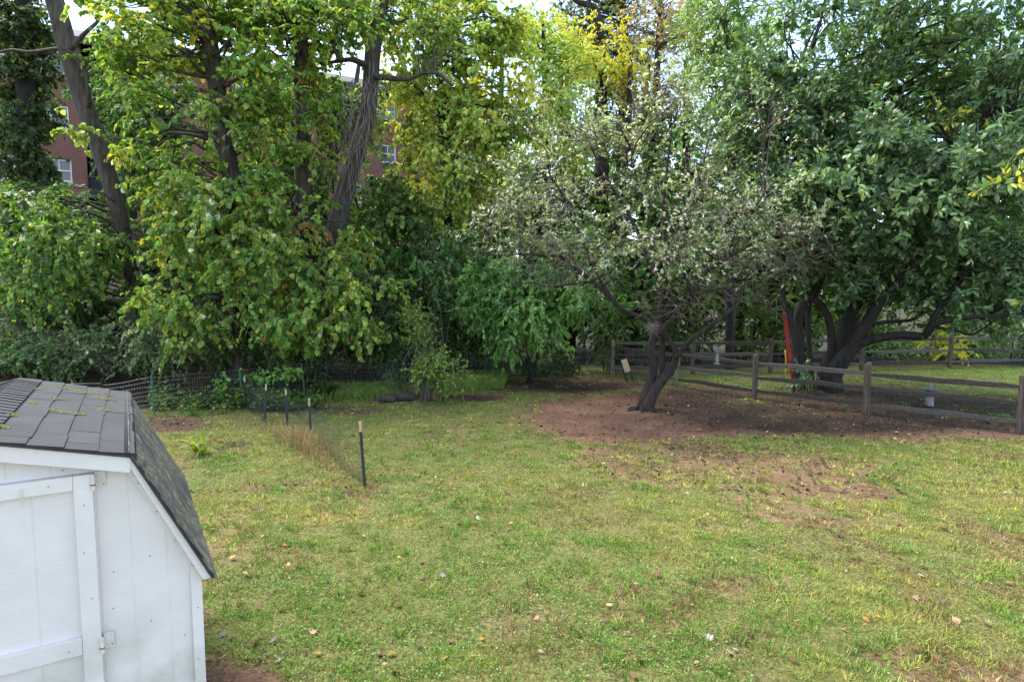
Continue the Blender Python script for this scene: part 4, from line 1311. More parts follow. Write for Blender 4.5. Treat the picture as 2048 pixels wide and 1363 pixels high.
# brick courses follow the wall: local x along the wall, y up
V = np.concatenate(wa.V)
loc = np.stack([(V - B0) @ bu, (V - B0)[:, 2], -((V - B0) @ bn_)], 1)
wa.V = [loc]
me = mk_mesh('wall', loc, np.concatenate(wa.Q), None, None, BRICK)
wl_o = bpy.data.objects.new('wall', me); COL.objects.link(wl_o); wl_o.parent = flats
wl_o.matrix_local = Matrix([[bu[0], 0, -bn_[0], B0[0] - ORG[flats.name][0]], [bu[1], 0, -bn_[1], B0[1] - ORG[flats.name][1]], [0, 1, 0, -ORG[flats.name][2]], [0, 0, 0, 1]])
# roof, eaves
ra = Acc()
ov_, rise, half = 0.55, 2.4, 5.3
e0, e1 = U0 - 0.4, U1 + 0.4
ra.add([BP(e0, ov_, ZE + 0.05), BP(e1, ov_, ZE + 0.05), BP(e1, -half, ZE + rise), BP(e0, -half, ZE + rise), BP(e0, -2 * half - ov_, ZE + 0.05), BP(e1, -2 * half - ov_, ZE + 0.05)],
       [(0, 1, 2, 3), (3, 2, 5, 4), (0, 4, 5, 1)], [(0, 3, 4), (1, 5, 2)])
rfo = ra.build('roof', ROOFSLATE, flats)
Acc().box(BP((U0 + U1) / 2, ov_ + 0.04, ZE - 0.10), (e1 - e0, 0.08, 0.34), BB).build('fascia', DARKTRIM, rfo)
# windows
for u in cols_u:
    for zb, hh in rows:
        fr = Acc()
        zc = zb + hh / 2
        for du in (-0.515, 0.515):
            fr.box(BP(u + du, -0.10, zc), (0.07, 0.09, hh), BB)
        for z in (zb + 0.035, zb + hh - 0.035):
            fr.box(BP(u, -0.10, z), (0.96, 0.09, 0.07), BB)
        fr.box(BP(u, -0.098, zc), (0.96, 0.07, 0.06), BB)
        fr.box(BP(u, -0.102, zc + hh * .235), (0.04, 0.06, hh * .42), BB)
        o = fr.build('window', WHITETRIM, flats)
        Acc().box(BP(u, -0.13, zc), (1.0, 0.02, hh - 0.06), BB).build('pane', GLASS, o)
        Acc().box(BP(u, 0.03, zb - 0.05), (1.2, 0.14, 0.08), BB).build('sill', CONCRETE, o)
# recessed balconies
ub = (balc[0] + balc[1]) / 2; wbk = balc[1] - balc[0]
Acc().box(BP(ub, -1.55, (ZE + 5) / 2), (wbk, 0.1, ZE - 5), BB).build('balcony_wall', DARKTRIM, flats)
for zb in (13.5, 10.7, 7.9, 5.1):
    o = Acc().box(BP(ub, -0.70, zb), (wbk - 0.01, 1.6, 0.22), BB).build('balcony', DARKTRIM, flats)
    a = Acc()
    a.box(BP(ub, 0.06, zb + 1.05), (wbk, 0.06, 0.07), BB); a.box(BP(ub, 0.06, zb + 0.16), (wbk, 0.05, 0.05), BB)
    for q in np.linspace(balc[0] + 0.06, balc[1] - 0.06, 24):
        a.box(BP(q, 0.06, zb + 0.6), (0.025, 0.025, 0.86), BB)
    a.build('railing', DARKTRIM, o)

# ------------------------------------------------------------------ trees and shrubs
def base_at(px, d):
    q = W(px, 700, d)
    return np.array([q[0], q[1], gz1(q[0], q[1])])

def gaps(C, clear):
    px, py = proj(C[:, 0], C[:, 1], C[:, 2])
    ok = np.ones(len(C), bool)
    for x0, y0, x1, y1, rad in clear:
        d = np.array([x1 - x0, y1 - y0], float)
        t = np.clip(((px - x0) * d[0] + (py - y0) * d[1]) / (d @ d), 0, 1)
        ok &= np.hypot(px - x0 - t * d[0], py - y0 - t * d[1]) > rad
    return C[ok]

def plant(name, label, cat, specs, pal, tmpl, size, r0, k, m, clear=(), base=None, bark=BARK, stems=5, stem_r=0.03, bough=(0.03, 0.008), group=None, bough_frac=1.0, extra=None, trunk=None, tmat=None, **kw):
    """a tree or shrub: trunk or stems from the ground, boughs to every leaf clump, crown"""
    C = gaps(ellipsoids(specs), clear)
    cen = C.mean(0)
    if base is None:
        base = np.array([cen[0], cen[1], gz1(cen[0], cen[1])])
    t = thing(name, label, cat, base, group)
    skel = []
    ac = Acc()
    if trunk:
        for args in trunk:
            args = dict(args)
            w = args.pop('name', 'trunk')
            a = Acc()
            Q = limb(a, foot=(w == 'trunk'), **args)
            skel.append(Q)
            a.build(w, bark, t, True)
    else:
        for i in range(stems):
            top = C[rng.integers(len(C))]
            b = base + np.array([rng.normal(0, 0.12), rng.normal(0, 0.10), -0.05])
            mid = b * 0.55 + top * 0.45 + [rng.normal(0, 0.15), rng.normal(0, 0.15), 0.15]
            P = catmull([b, mid, top], 14)
            a = Acc().tube(P, np.linspace(stem_r, stem_r * 0.35, 14), 6, True, 0.25, i)
            a.build('trunk' if stems == 1 else 'stem', bark, t, True)
            skel.append(P)
    S = np.concatenate(skel)
    P = connect(ac, S, C, *bough, frac=bough_frac)
    if ac.n:
        b = ac.build('branches', bark, t, True)
        b['kind'] = 'stuff'
    foliage(t, C, cen, pal, tmpl, size, r0, k, m, **kw)
    return t, C, S

G1, G2, G3 = (0.042, 0.088, 0.022), (0.070, 0.135, 0.030), (0.115, 0.180, 0.040)
YG, YL, OR, WH = (0.17, 0.215, 0.045), (0.34, 0.30, 0.05), (0.48, 0.24, 0.03), (0.52, 0.55, 0.49)
LINDEN = [(G1, 1.0), (G2, 3.0), (G3, 4.4), (YG, 3.4), (YL, 0.5), (OR, 0.05), (WH, 0.34)]

TRUNKS = [(120, 0, 215, 360, 46), (215, 360, 240, 440, 40), (432, 120, 458, 350, 26), (604, 200, 602, 420, 26), (748, 130, 690, 400, 56), (690, 400, 655, 470, 34)]
big = dict(clear=TRUNKS, coh=0.34, tmpl=LF_HEART, size=0.138, r0=0.68, k=9, m=17, droop=0.36, hang=0.6, nup=0.6, flat=0.55, twig=TWIG_DARK, twr=0.006, jit=0.22)
plant('linden_tree', 'large leaved green tree with a straight ridged trunk and drooping boughs beside the leaning trunk', 'tree',
      [(370, 90, 16.8, 210, 120, 2.2, 42), (290, 240, 16.6, 130, 80, 1.6, 14), (480, 220, 16.2, 110, 100, 1.2, 18), (430, 470, 15.6, 170, 95, 1.4, 34), (330, 590, 15.2, 100, 60, 0.9, 10), (385, 645, 15.0, 45, 45, 0.5, 5), (470, 330, 16.4, 100, 60, 1, 12), (340, 360, 16.2, 110, 70, 1, 14), (330, 0, 17.4, 150, 50, 1.6, 18), (480, 0, 17.6, 90, 60, 1.4, 12)],
      LINDEN, base=base_at(478, 17.2), bark=BARK_GREY, bough=(0.045, 0.008), singles=300,
      trunk=[dict(pts=[(480, 720), (478, 600), (470, 480), (462, 360), (450, 280), (430, 150), (410, 40), (385, -60)], d=17.2, widths=[40, 35, 33, 32, 32, 31, 30, 28], sides=14, n=40, seed=3),
             dict(name='branch', pts=[(425, 110), (395, 60), (380, 20), (330, 8)], d=17.0, widths=[16, 12, 8, 5], sides=8, n=16, seed=4),
             dict(name='branch', pts=[(400, 60), (385, 30), (360, -20)], d=17.3, widths=[20, 18, 16], sides=8, n=12, seed=5)], **big)
plant('linden_tree', 'large leaved tree with low orange tinged boughs between two brick wall windows', 'tree',
      [(620, 90, 17.4, 150, 120, 2.2, 34), (590, 260, 16.8, 110, 90, 1.3, 16), (610, 550, 15.8, 150, 75, 1.4, 30), (700, 470, 16.8, 90, 60, 1.2, 10), (570, 635, 15.3, 95, 36, 0.9, 9), (640, 640, 15.6, 90, 30, 0.9, 7), (560, 430, 16.4, 90, 70, 1.0, 10), (655, 330, 17.6, 60, 90, 1, 14), (500, 60, 17.6, 70, 60, 1, 10), (650, 0, 18, 140, 50, 1.6, 20)],
      [(G1, 1.2), (G2, 3.2), (G3, 4.0), (YG, 2.6), (YL, 0.30), (OR, 0.16), ((0.2, 0.09, 0.03), 0.2), (WH, 0.12)], base=base_at(590, 18.2), bark=BARK_GREY, bough=(0.045, 0.008), singles=300,
      trunk=[dict(pts=[(590, 720), (590, 560), (600, 430), (605, 330), (605, 200), (600, 60), (590, -60)], d=18.2, widths=[36, 34, 32, 30, 29, 27, 24], sides=12, n=40, seed=6)], **big)
# leaning trunk on the left with its own sparse boughs
t_lean, _, _ = plant('leaning_tree', 'tall bare leaning trunk in front of the brick flats with a few low boughs', 'tree',
      [(110, 500, 16.4, 120, 70, 1.4, 20), (60, 415, 16.4, 80, 30, 1.0, 6), (210, 470, 16.8, 50, 60, 0.8, 7), (240, 110, 17.6, 70, 50, 1.0, 7), (60, 560, 16, 70, 40, 1, 7)],
      [(G1, 3), (G2, 4), (G3, 2.4), (YG, 1.0), (YL, 0.2), (WH, 0.30)], LF_HEART, 0.13, 0.7, 9, 17, clear=TRUNKS[:2], coh=0.34, base=base_at(270, 18.2), bark=BARK_GREY, bough=(0.03, 0.007), droop=0.55, hang=0.75, nup=0.55, twig=TWIG_DARK, jit=0.2, singles=120,
      trunk=[dict(pts=[(282, 720), (265, 590), (245, 470), (225, 380), (190, 270), (150, 150), (118, 30), (90, -70)], d=18.2, widths=[36, 31, 29, 30, 31, 33, 34, 34], sides=16, n=50, seed=7, bumpy=0.3),
             dict(name='branch', pts=[(145, 98), (110, 98), (60, 104), (20, 100), (-30, 112)], d=18.0, widths=[9, 7, 5.5, 4, 3], sides=6, n=20, seed=8),
             dict(name='branch', pts=[(142, 98), (168, 68), (196, 42), (203, 20), (215, -10)], d=17.9, widths=[11, 8, 6, 5, 4], sides=6, n=18, seed=9),
             dict(name='branch', pts=[(203, 34), (190, 16), (180, -8)], d=17.9, widths=[5, 4, 3], sides=5, n=10, seed=10),
             dict(name='branch', pts=[(140, 100), (160, 125), (175, 160), (176, 215)], d=18.0, widths=[14, 11, 9, 8], sides=7, n=14, seed=12)])
# leaning trunk hung with dead vines
t_vine, _, S_v = plant('vine_hung_tree', 'dark right leaning trunk hung with grey dead vines in front of the flats', 'tree',
      [(720, 40, 19.4, 110, 90, 1.4, 26), (840, 60, 19.4, 90, 90, 1.4, 24), (790, -10, 19.6, 110, 50, 1.4, 16)], [(G2, 3), (G3, 3), (YG, 2), (WH, .2)], LF_WIDE, 0.12, 0.7, 8, 14, clear=TRUNKS[4:], base=base_at(636, 18.8), bark=BARK, bough=(0.035, 0.007), twig=TWIG_DARK,
      trunk=[dict(pts=[(636, 725), (640, 640), (655, 540), (672, 460), (690, 380), (712, 310), (735, 230), (742, 150), (752, 60), (778, -60)], d=18.8, widths=[38, 34, 33, 34, 34, 33, 32, 34, 26, 20], sides=14, n=50, seed=13, bumpy=0.35),
             dict(name='branch', pts=[(742, 150), (775, 156), (815, 158), (845, 148), (875, 148), (905, 172)], d=18.6, widths=[15, 11, 8, 7, 6, 4], sides=7, n=22, seed=14),
             dict(name='branch', pts=[(735, 132), (705, 120), (680, 122), (640, 128)], d=18.6, widths=[13, 10, 8, 5], sides=7, n=16, seed=15),
             dict(name='branch', pts=[(680, 122), (665, 80), (688, 30), (700, -20)], d=18.5, widths=[8, 9, 11, 12], sides=7, n=16, seed=16)])
va = Acc()
for i in range(120):
    q = rng.random()
    s0 = W(730 - 30 * q + rng.normal(0, 22), 140 + 170 * q + rng.normal(0, 25), 18.2 + rng.normal(0, 0.12))
    L = rng.uniform(0.5, 2.3)
    sx = rng.normal(0.0, 0.42)
    P = [s0, s0 + [sx * L * .3, -0.12, -L * .35], s0 + [sx * L * .8 + rng.normal(0, .08), -0.15, -L * .7], s0 + [sx * L + rng.normal(0, .2), -0.1, -L]]
    va.tube(catmull(P, 9), np.linspace(0.009, 0.003, 9) * rng.uniform(0.5, 1.3), 3, False)
v_ = va.build('dead_vines', TWIG, t_vine); v_['kind'] = 'stuff'
iv = Acc()
for s_ in range(2600):
    pass
# ivy tree against the corner of the flats
plant('ivy_clad_tree', 'dark ivy covered trunk at the far left in front of the brick corner', 'tree',
      [(50, 190, 22, 52, 190, 0.9, 86), (30, 60, 22, 60, 80, 1.0, 26), (75, 45, 22, 30, 50, .8, 9), (50, 330, 21.5, 60, 60, 0.9, 24)],
      [((0.028, 0.050, 0.018), 5), ((0.045, 0.075, 0.025), 4), ((0.09, 0.12, 0.03), 1.6), ((0.16, 0.15, 0.04), 0.3)], LF_WIDE, 0.13, 0.5, 10, 17, base=base_at(55, 22), bark=BARK_DARK, twig=TWIG_DARK, hang=0.5,
      trunk=[dict(pts=[(55, 640), (54, 400), (50, 200), (44, -40)], d=22, widths=[40, 38, 34, 28], sides=10, n=24, seed=17)])
# maple, yellowing
MAPLE = [((0.085, 0.14, 0.03), 2.2), ((0.17, 0.235, 0.055), 4.0), ((0.29, 0.33, 0.085), 3.6), ((0.42, 0.38, 0.09), 1.2), ((0.40, 0.22, 0.05), 0.06)]
plant('maple_tree', 'yellowing maple arching right of the vine hung trunk', 'tree',
      [(890, 120, 21, 110, 120, 2.0, 44), (960, 250, 20.6, 90, 80, 1.5, 26), (850, 280, 20.4, 70, 50, 1.2, 12), (1000, 150, 21.5, 60, 90, 1.4, 14), (880, 345, 20, 60, 30, .9, 8), (930, 360, 20.4, 60, 40, .9, 10), (1010, 260, 20.8, 60, 90, 1.2, 18), (800, 190, 20.6, 60, 80, 1.2, 16), (1000, 70, 21.5, 60, 60, 1, 14), (910, 10, 21.6, 90, 50, 1.4, 20)],
      MAPLE, LF_WIDE, 0.135, 0.75, 10, 24, base=base_at(905, 21.5), bark=BARK_DARK, bough=(0.035, 0.007), twig=TWIG_DARK, hang=0.35, droop=0.4,
      trunk=[dict(pts=[(905, 700), (902, 520), (890, 380), (885, 250), (880, 120), (870, 0)], d=21.5, widths=[20, 18, 16, 14, 12, 8], sides=9, n=30, seed=18)])
plant('maple_sapling', 'small sapling with a bright orange yellow leaf spray below the yellowing maple', 'tree',
      [(836, 366, 19.8, 20, 9, 0.3, 4)], [((0.60, 0.36, 0.035), 4), ((0.65, 0.28, 0.03), 2), ((0.5, 0.4, 0.08), 1)], LF_MAPLE, 0.105, 0.22, 6, 7, base=base_at(842, 20), bark=BARK_DARK, stems=1, stem_r=0.02, bough=(0.01, 0.004))
# tall trees on the skyline
plant('locust_tree', 'tall dark trunked tree with golden yellow fronds against the sky', 'tree',
      [(1180, 90, 26, 75, 50, 1.5, 18), (1215, 130, 25.6, 70, 40, 1.2, 20), (1150, 110, 26, 50, 50, 1.2, 10)],
      [((0.48, 0.40, 0.04), 4), ((0.36, 0.34, 0.05), 3), ((0.22, 0.25, 0.05), 1.5)], LF_OVAL, 0.12, 0.9, 10, 22, base=base_at(1205, 26.5), bark=BARK_DARK, bough=(0.04, 0.01), twig=TWIG_DARK, hang=0.6, droop=0.5,
      trunk=[dict(pts=[(1205, 640), (1205, 400), (1202, 220), (1200, 90), (1190, 20), (1150, 0), (1128, -40)], d=26.5, widths=[30, 28, 26, 20, 14, 9, 7], sides=9, n=36, seed=19),
             dict(name='branch', pts=[(1200, 80), (1180, 30), (1178, -30)], d=26.4, widths=[14, 11, 9], sides=7, n=14, seed=20)])
plant('oak_tree', 'dark green tall tree behind the golden fronds', 'tree',
      [(1240, 80, 29, 100, 110, 2.2, 54), (1150, 60, 29, 70, 70, 1.5, 24), (1230, -20, 29, 120, 40, 1.6, 20), (1235, 240, 28, 80, 70, 1.5, 30)],
      [((0.05, 0.075, 0.03), 4), ((0.075, 0.10, 0.04), 3), ((0.13, 0.15, 0.05), 1.4)], LF_OVAL, 0.15, 1.0, 9, 17, base=base_at(1240, 29), bark=BARK_DARK, twig=TWIG_DARK, bough=(0.05, 0.01),
      trunk=[dict(pts=[(1240, 640), (1242, 300), (1250, 150), (1245, 20), (1240, -60)], d=29, widths=[24, 20, 17, 14, 10], sides=8, n=24, seed=21)])
plant('rusty_tree', 'thin pinkish brown tree fading on the skyline right of the golden fronds', 'tree',
      [(1325, 70, 27, 75, 80, 1.8, 46), (1320, 190, 26.5, 80, 60, 1.4, 34), (1370, 40, 27, 50, 70, 1.4, 20)],
      [((0.30, 0.22, 0.14), 3), ((0.22, 0.19, 0.10), 3), ((0.16, 0.18, 0.07), 3), ((0.36, 0.22, 0.15), 1)], LF_OVAL, 0.12, 0.9, 9, 15, base=base_at(1315, 27), bark=BARK, twig=TWIG, bough=(0.035, 0.008),
      trunk=[dict(pts=[(1315, 640), (1310, 300), (1315, 120), (1325, -40)], d=27, widths=[18, 15, 12, 7], sides=8, n=24, seed=22)])
plant('green_tree', 'pale lime green tree standing left of the golden fronds', 'tree',
      [(1100, 190, 23.5, 75, 110, 1.5, 54), (1075, 90, 24, 60, 70, 1.5, 32), (1130, 290, 23, 90, 60, 1.4, 26)],
      [((0.16, 0.24, 0.06), 4), ((0.24, 0.31, 0.085), 3), ((0.34, 0.35, 0.09), 1.2)], LF_WIDE, 0.105, 0.8, 9, 19, base=base_at(1095, 24), bark=BARK_DARK, twig=TWIG_DARK, bough=(0.035, 0.008),
      trunk=[dict(pts=[(1095, 660), (1092, 400), (1090, 200), (1085, 20)], d=24, widths=[18, 15, 11, 6], sides=8, n=24, seed=23)])
plant('green_tree', 'bright green tree on the skyline just left of the magnolia top', 'tree',
      [(1460, 80, 21, 95, 120, 1.8, 66), (1530, 60, 21.5, 70, 80, 1.5, 16), (1420, 230, 21, 70, 60, 1.3, 14)],
      [((0.075, 0.135, 0.035), 4), ((0.12, 0.18, 0.05), 3.4), ((0.18, 0.22, 0.07), 1)], LF_LONG, 0.15, 0.8, 9, 17, base=base_at(1460, 21.5), bark=BARK_DARK, twig=TWIG_DARK, bough=(0.035, 0.008),
      trunk=[dict(pts=[(1460, 690), (1458, 400), (1455, 200), (1450, 20)], d=21.5, widths=[20, 17, 13, 7], sides=8, n=24, seed=24)])
# back row that closes the view, each its own tree
back = [(1140, 560, 25, 100, 70, 34, 'low bushy tree behind the rounded bright bush'), (1560, 500, 25.5, 110, 90, 40, 'low bushy tree behind the red swing'), (1610, 590, 24.6, 80, 60, 26, 'low bushy tree right behind the magnolia fork'), (1740, 500, 25.8, 120, 90, 44, 'low bushy tree behind the forked magnolia stems'),
        (1920, 500, 26, 120, 80, 44, 'low bushy tree behind the golden bush'), (2080, 520, 26, 90, 90, 30, 'low bushy tree behind the hedge at the right edge'), (1240, 560, 25, 130, 100, 60, 'low bushy tree behind the rail fence corner'), (1390, 560, 25.5, 100, 90, 48, 'low bushy tree behind the bird feeder'),
        (700, 470, 27, 90, 70, 34, 'dark bushy tree behind the vine hung trunk'), (1000, 420, 27, 110, 90, 46, 'mid green tree behind the maple foot'),
        (1130, 420, 27, 110, 130, 56, 'dark green tree behind the lime green tree'), (1300, 380, 28, 140, 160, 84, 'dense green tree directly behind the pale leaved small tree'),
        (1480, 420, 27, 130, 170, 84, 'dense tree between the small tree and the magnolia trunks'), (1680, 330, 27, 150, 190, 84, 'broad tree behind the middle of the magnolia'),
        (1880, 250, 28, 150, 220, 84, 'tall tree behind the magnolia top'), (2060, 300, 27, 130, 230, 70, 'tall tree at the right edge behind the magnolia')]
for i, (px, py, d, rx, ry, nn, lab) in enumerate(back):
    dk = 0.8 + 0.35 * rng.random()
    plant('background_tree', lab, 'tree', [(px, py, d, rx, ry, 2.2, nn)], [(tuple(np.array(G1) * dk), 4), (tuple(np.array(G2) * dk), 4), (G3, 1.6), (YG, 0.6)], LF_WIDE, 0.25, 1.1, 9, 16,
          base=base_at(px, d + 0.5), bark=BARK_DARK, bough=(0.05, 0.01), group='trees closing the view at the back',
          trunk=[dict(pts=[(px, 690), (px + rng.normal(0, 8), 500), (px + rng.normal(0, 12), 300), (px + rng.normal(0, 14), 120)], d=d + 0.5, widths=[22, 19, 15, 8], sides=8, n=20, seed=30 + i)])
# shrubs of the wooded slope
SHR = [((0.030, 0.062, 0.022), 4), ((0.050, 0.095, 0.030), 4), ((0.085, 0.135, 0.045), 1.8), ((0.13, 0.17, 0.07), 0.5)]
GREENSHR = [((0.050, 0.10, 0.036), 4), ((0.08, 0.15, 0.05), 4), ((0.13, 0.20, 0.07), 1.8), ((0.18, 0.24, 0.10), 0.8)]
GREYSHR = [((0.05, 0.08, 0.04), 4), ((0.085, 0.12, 0.06), 3.4), ((0.14, 0.18, 0.10), 1.6), ((0.24, 0.27, 0.17), 0.35)]
shr = [('dark green shrub at the left edge behind the shed ridge', [(40, 700, 15.2, 110, 55, 1.0, 26)], SHR, LF_OVAL, .085),
       ('grey green shrub with small pale leaves rising behind the shed roof', [(215, 690, 15.6, 100, 55, 1.0, 26)], GREYSHR, LF_OVAL, .075),
       ('grey green shrub over the wire fence corner post', [(350, 690, 16.0, 80, 48, 0.9, 18)], GREYSHR, LF_OVAL, .075),
       ('mossy green shrub higher up the slope at the left edge', [(90, 590, 19, 130, 55, 1.3, 24)], SHR, LF_WIDE, .10),
       ('broad leaved bush below the leaning trunk', [(250, 600, 18.6, 100, 55, 1.2, 22)], SHR, LF_WIDE, .10),
       ('dark bush under the boughs of the straight trunk', [(460, 665, 17.2, 110, 50, 1.1, 24)], SHR, LF_OVAL, .085),
       ('very dark bush under the orange tinged boughs', [(610, 690, 17.6, 100, 38, 1.0, 20)], SHR, LF_OVAL, .085),
       ('dark bush between the orange tinged boughs and the stemmy shrub', [(730, 640, 18.4, 80, 75, 1.1, 26)], SHR, LF_OVAL, .095),
       ('leafy bush in front of the lower windows of the flats', [(700, 560, 19.4, 90, 60, 1.1, 18)], SHR, LF_WIDE, .11),
       ('tall soft green shrub filling the gap right of the stemmy shrub', [(880, 540, 20.2, 95, 110, 1.3, 46)], GREENSHR, LF_OVAL, .105),
       ('olive shrub climbing in front of the brick beside the maple', [(960, 430, 21, 90, 70, 1.2, 24)], [((0.06, 0.08, 0.03), 4), ((0.10, 0.12, 0.045), 3), ((0.16, 0.17, 0.08), 1.5)], LF_OVAL, .085),
       ('rounded bright leaved bush with drooping foliage left of the small tree', [(1060, 600, 18.4, 135, 85, 1.4, 74), (1110, 500, 18.9, 90, 50, 1.1, 24)], [((0.065, 0.135, 0.042), 4), ((0.105, 0.20, 0.060), 4), ((0.16, 0.26, 0.085), 2.0), ((0.22, 0.30, 0.14), 0.6)], LF_LONG, .125),
       ('dark bush behind the corner of the rail fence', [(1215, 610, 20.8, 70, 90, 1.1, 26)], SHR, LF_OVAL, .10),
       ('dense green bush at the foot of the slope behind the stemmy shrub', [(810, 670, 19.0, 100, 60, 1.1, 30)], SHR, LF_OVAL, .10),
       ('dense green bush behind the sagging part of the wire fence', [(950, 670, 20.4, 90, 50, 1.1, 26)], SHR, LF_OVAL, .10),
       ('dark bush filling the slope under the straight linden trunk', [(400, 590, 19.4, 110, 60, 1.1, 28)], SHR, LF_OVAL, .10),
       ('shadowy bush between the two linden trunks', [(530, 600, 19.0, 110, 60, 1.1, 28)], SHR, LF_OVAL, .10),
       ('upper slope bush below the flats', [(740, 500, 22.5, 120, 60, 1.1, 28)], SHR, LF_WIDE, .12),
       ('upper slope bush right of the maple foot', [(960, 560, 22.5, 110, 70, 1.1, 28)], SHR, LF_WIDE, .12),
       ('dark bush behind the rail fence corner post', [(1290, 660, 22.6, 90, 50, 1.0, 26)], SHR, LF_OVAL, .10),
       ('bush on the slope under the maple', [(840, 590, 21.6, 80, 60, 1.0, 24)], SHR, LF_WIDE, .11),
       ('low dark evergreen bush on the ground left of the rail fence corner', [(1085, 735, 19.9, 90, 26, 0.6, 20)], [((0.022, 0.040, 0.016), 4), ((0.035, 0.06, 0.022), 3), ((0.06, 0.09, 0.03), 1)], LF_OVAL, .075)]
for i, (lab, sp, pal, tm, sz) in enumerate(shr):
    plant('shrub', lab, 'shrub', [(*q[:6], int(q[6] * 1.25)) for q in sp], pal, tm, sz * 1.28, 0.55, 9, 23, bark=BARK_DARK, stems=4, stem_r=0.03, bough=(0.018, 0.005), group='shrubs on the wooded slope', droop=0.5, hang=0.5)
under = [('understory tree between the vine hung trunk and the maple', [(720, 260, 21, 50, 70, 1.1, 20), (780, 380, 21.5, 70, 60, 1.1, 20)]),
         ('understory tree in front of the flats behind the straight trunk', [(350, 230, 21, 90, 70, 1.2, 28)]),
         ('understory tree in front of the flats behind the second linden', [(620, 330, 21.4, 50, 60, 1.0, 18), (650, 170, 21.4, 60, 70, 1.0, 18)]),
         ('understory tree with broad leaves between the leaning trunk and the straight trunk', [(300, 330, 20.8, 80, 90, 1.3, 40)]),
         ('broad leaved understory tree between the two linden trunks', [(540, 330, 20.4, 60, 110, 1.2, 34), (530, 180, 21, 70, 70, 1.2, 20)]),
         ('understory tree at the left edge under the ivy clad trunk', [(40, 430, 20.6, 120, 60, 1.3, 34)]),
         ('small understory tree half hiding the balconies', [(240, 200, 21.5, 70, 70, 1.2, 26), (300, 110, 22, 70, 60, 1.2, 18)]),
         ('understory tree filling the gap under the maple', [(800, 430, 21, 100, 70, 1.3, 36)]),
         ('bushy understory tree left of the vine hung trunk foot', [(600, 450, 20, 90, 70, 1.2, 34)]),
         ('understory tree under the straight linden trunk', [(400, 480, 19.6, 120, 80, 1.3, 40)]),
         ('understory tree behind the low boughs of the leaning trunk', [(170, 450, 20, 100, 70, 1.3, 34)])]
for i, (lab, sp) in enumerate(under):
    plant('understory_tree', lab, 'tree', sp, [((0.036, 0.072, 0.022), 3), ((0.060, 0.112, 0.030), 4), ((0.10, 0.155, 0.038), 2.6), (YG, 0.7)], LF_WIDE, 0.16, 0.75, 9, 15, bark=BARK_DARK, stems=2, stem_r=0.06, bough=(0.03, 0.007), group='understory trees on the wooded slope', hang=0.6, droop=0.45)
# saplings and hedge behind the far rail fence
SAP = [((0.055, 0.10, 0.028), 4), ((0.10, 0.155, 0.04), 3), ((0.20, 0.24, 0.05), 1.5)]
for i, (px, py, d, rx, ry, lab) in enumerate(((1400, 610, 23.5, 60, 60, 'thin branching sapling behind the bird feeder'), (1480, 600, 24, 65, 80, 'open twiggy sapling behind the far fence left of the red swing'), (1550, 640, 23.4, 40, 50, 'small sapling behind the red swing'), (1340, 650, 24, 60, 50, 'small bushy sapling seen past the small tree trunk'))):
    plant('sapling', lab, 'tree', [(px, py, d, rx, ry, 0.9, 26)], SAP, LF_OVAL, 0.10, 0.6, 9, 16, bark=BARK_DARK, stems=5, stem_r=0.03, bough=(0.016, 0.005), group='saplings behind the far fence', twig=TWIG_DARK, twr=0.005)
HED = [((0.06, 0.115, 0.032), 4), ((0.11, 0.18, 0.05), 4), ((0.19, 0.26, 0.08), 2), ((0.30, 0.30, 0.07), 0.4)]
for i, (px, py, d, rx, ry, nn, pal, lab) in enumerate((
        (1690, 670, 24.5, 60, 60, 20, HED, 'leafy hedge bush behind the forked magnolia trunks'), (1790, 680, 24.2, 65, 50, 22, HED, 'round green hedge bush behind the low magnolia limb'),
        (1868, 690, 23.6, 42, 46, 16, [((0.48, 0.40, 0.04), 4), ((0.30, 0.30, 0.05), 3), ((0.16, 0.22, 0.05), 2)], 'golden yellow leaved bush by the far fence post'),
        (1950, 685, 24.4, 60, 50, 22, HED, 'green hedge bush right of the golden bush'), (2040, 670, 24.6, 60, 62, 24, HED, 'green hedge bush at the right edge'), (2130, 660, 24.8, 70, 70, 20, HED, 'green hedge bush just beyond the right edge'),
        (1740, 590, 26, 110, 60, 24, HED, 'taller pale hedge tree behind the magnolia fork'), (1930, 590, 26, 120, 60, 26, HED, 'taller pale hedge tree behind the golden bush'), (1600, 650, 25, 60, 60, 18, HED, 'hedge bush behind the red swing'), (1300, 672, 23.6, 60, 40, 18, SAP, 'low hedge bush left of the bird feeder'), (1390, 672, 23.8, 60, 40, 18, SAP, 'low hedge bush right behind the bird feeder'), (1480, 675, 24, 60, 40, 18, SAP, 'low hedge bush under the twiggy sapling'))):
    plant('hedge_bush', lab, 'shrub', [(px, py, d, rx, ry, 0.9, nn)], pal, LF_WIDE, 0.105, 0.6, 9, 17, bark=BARK_DARK, stems=4, stem_r=0.03, bough=(0.016, 0.005), group='hedge behind the far fence')

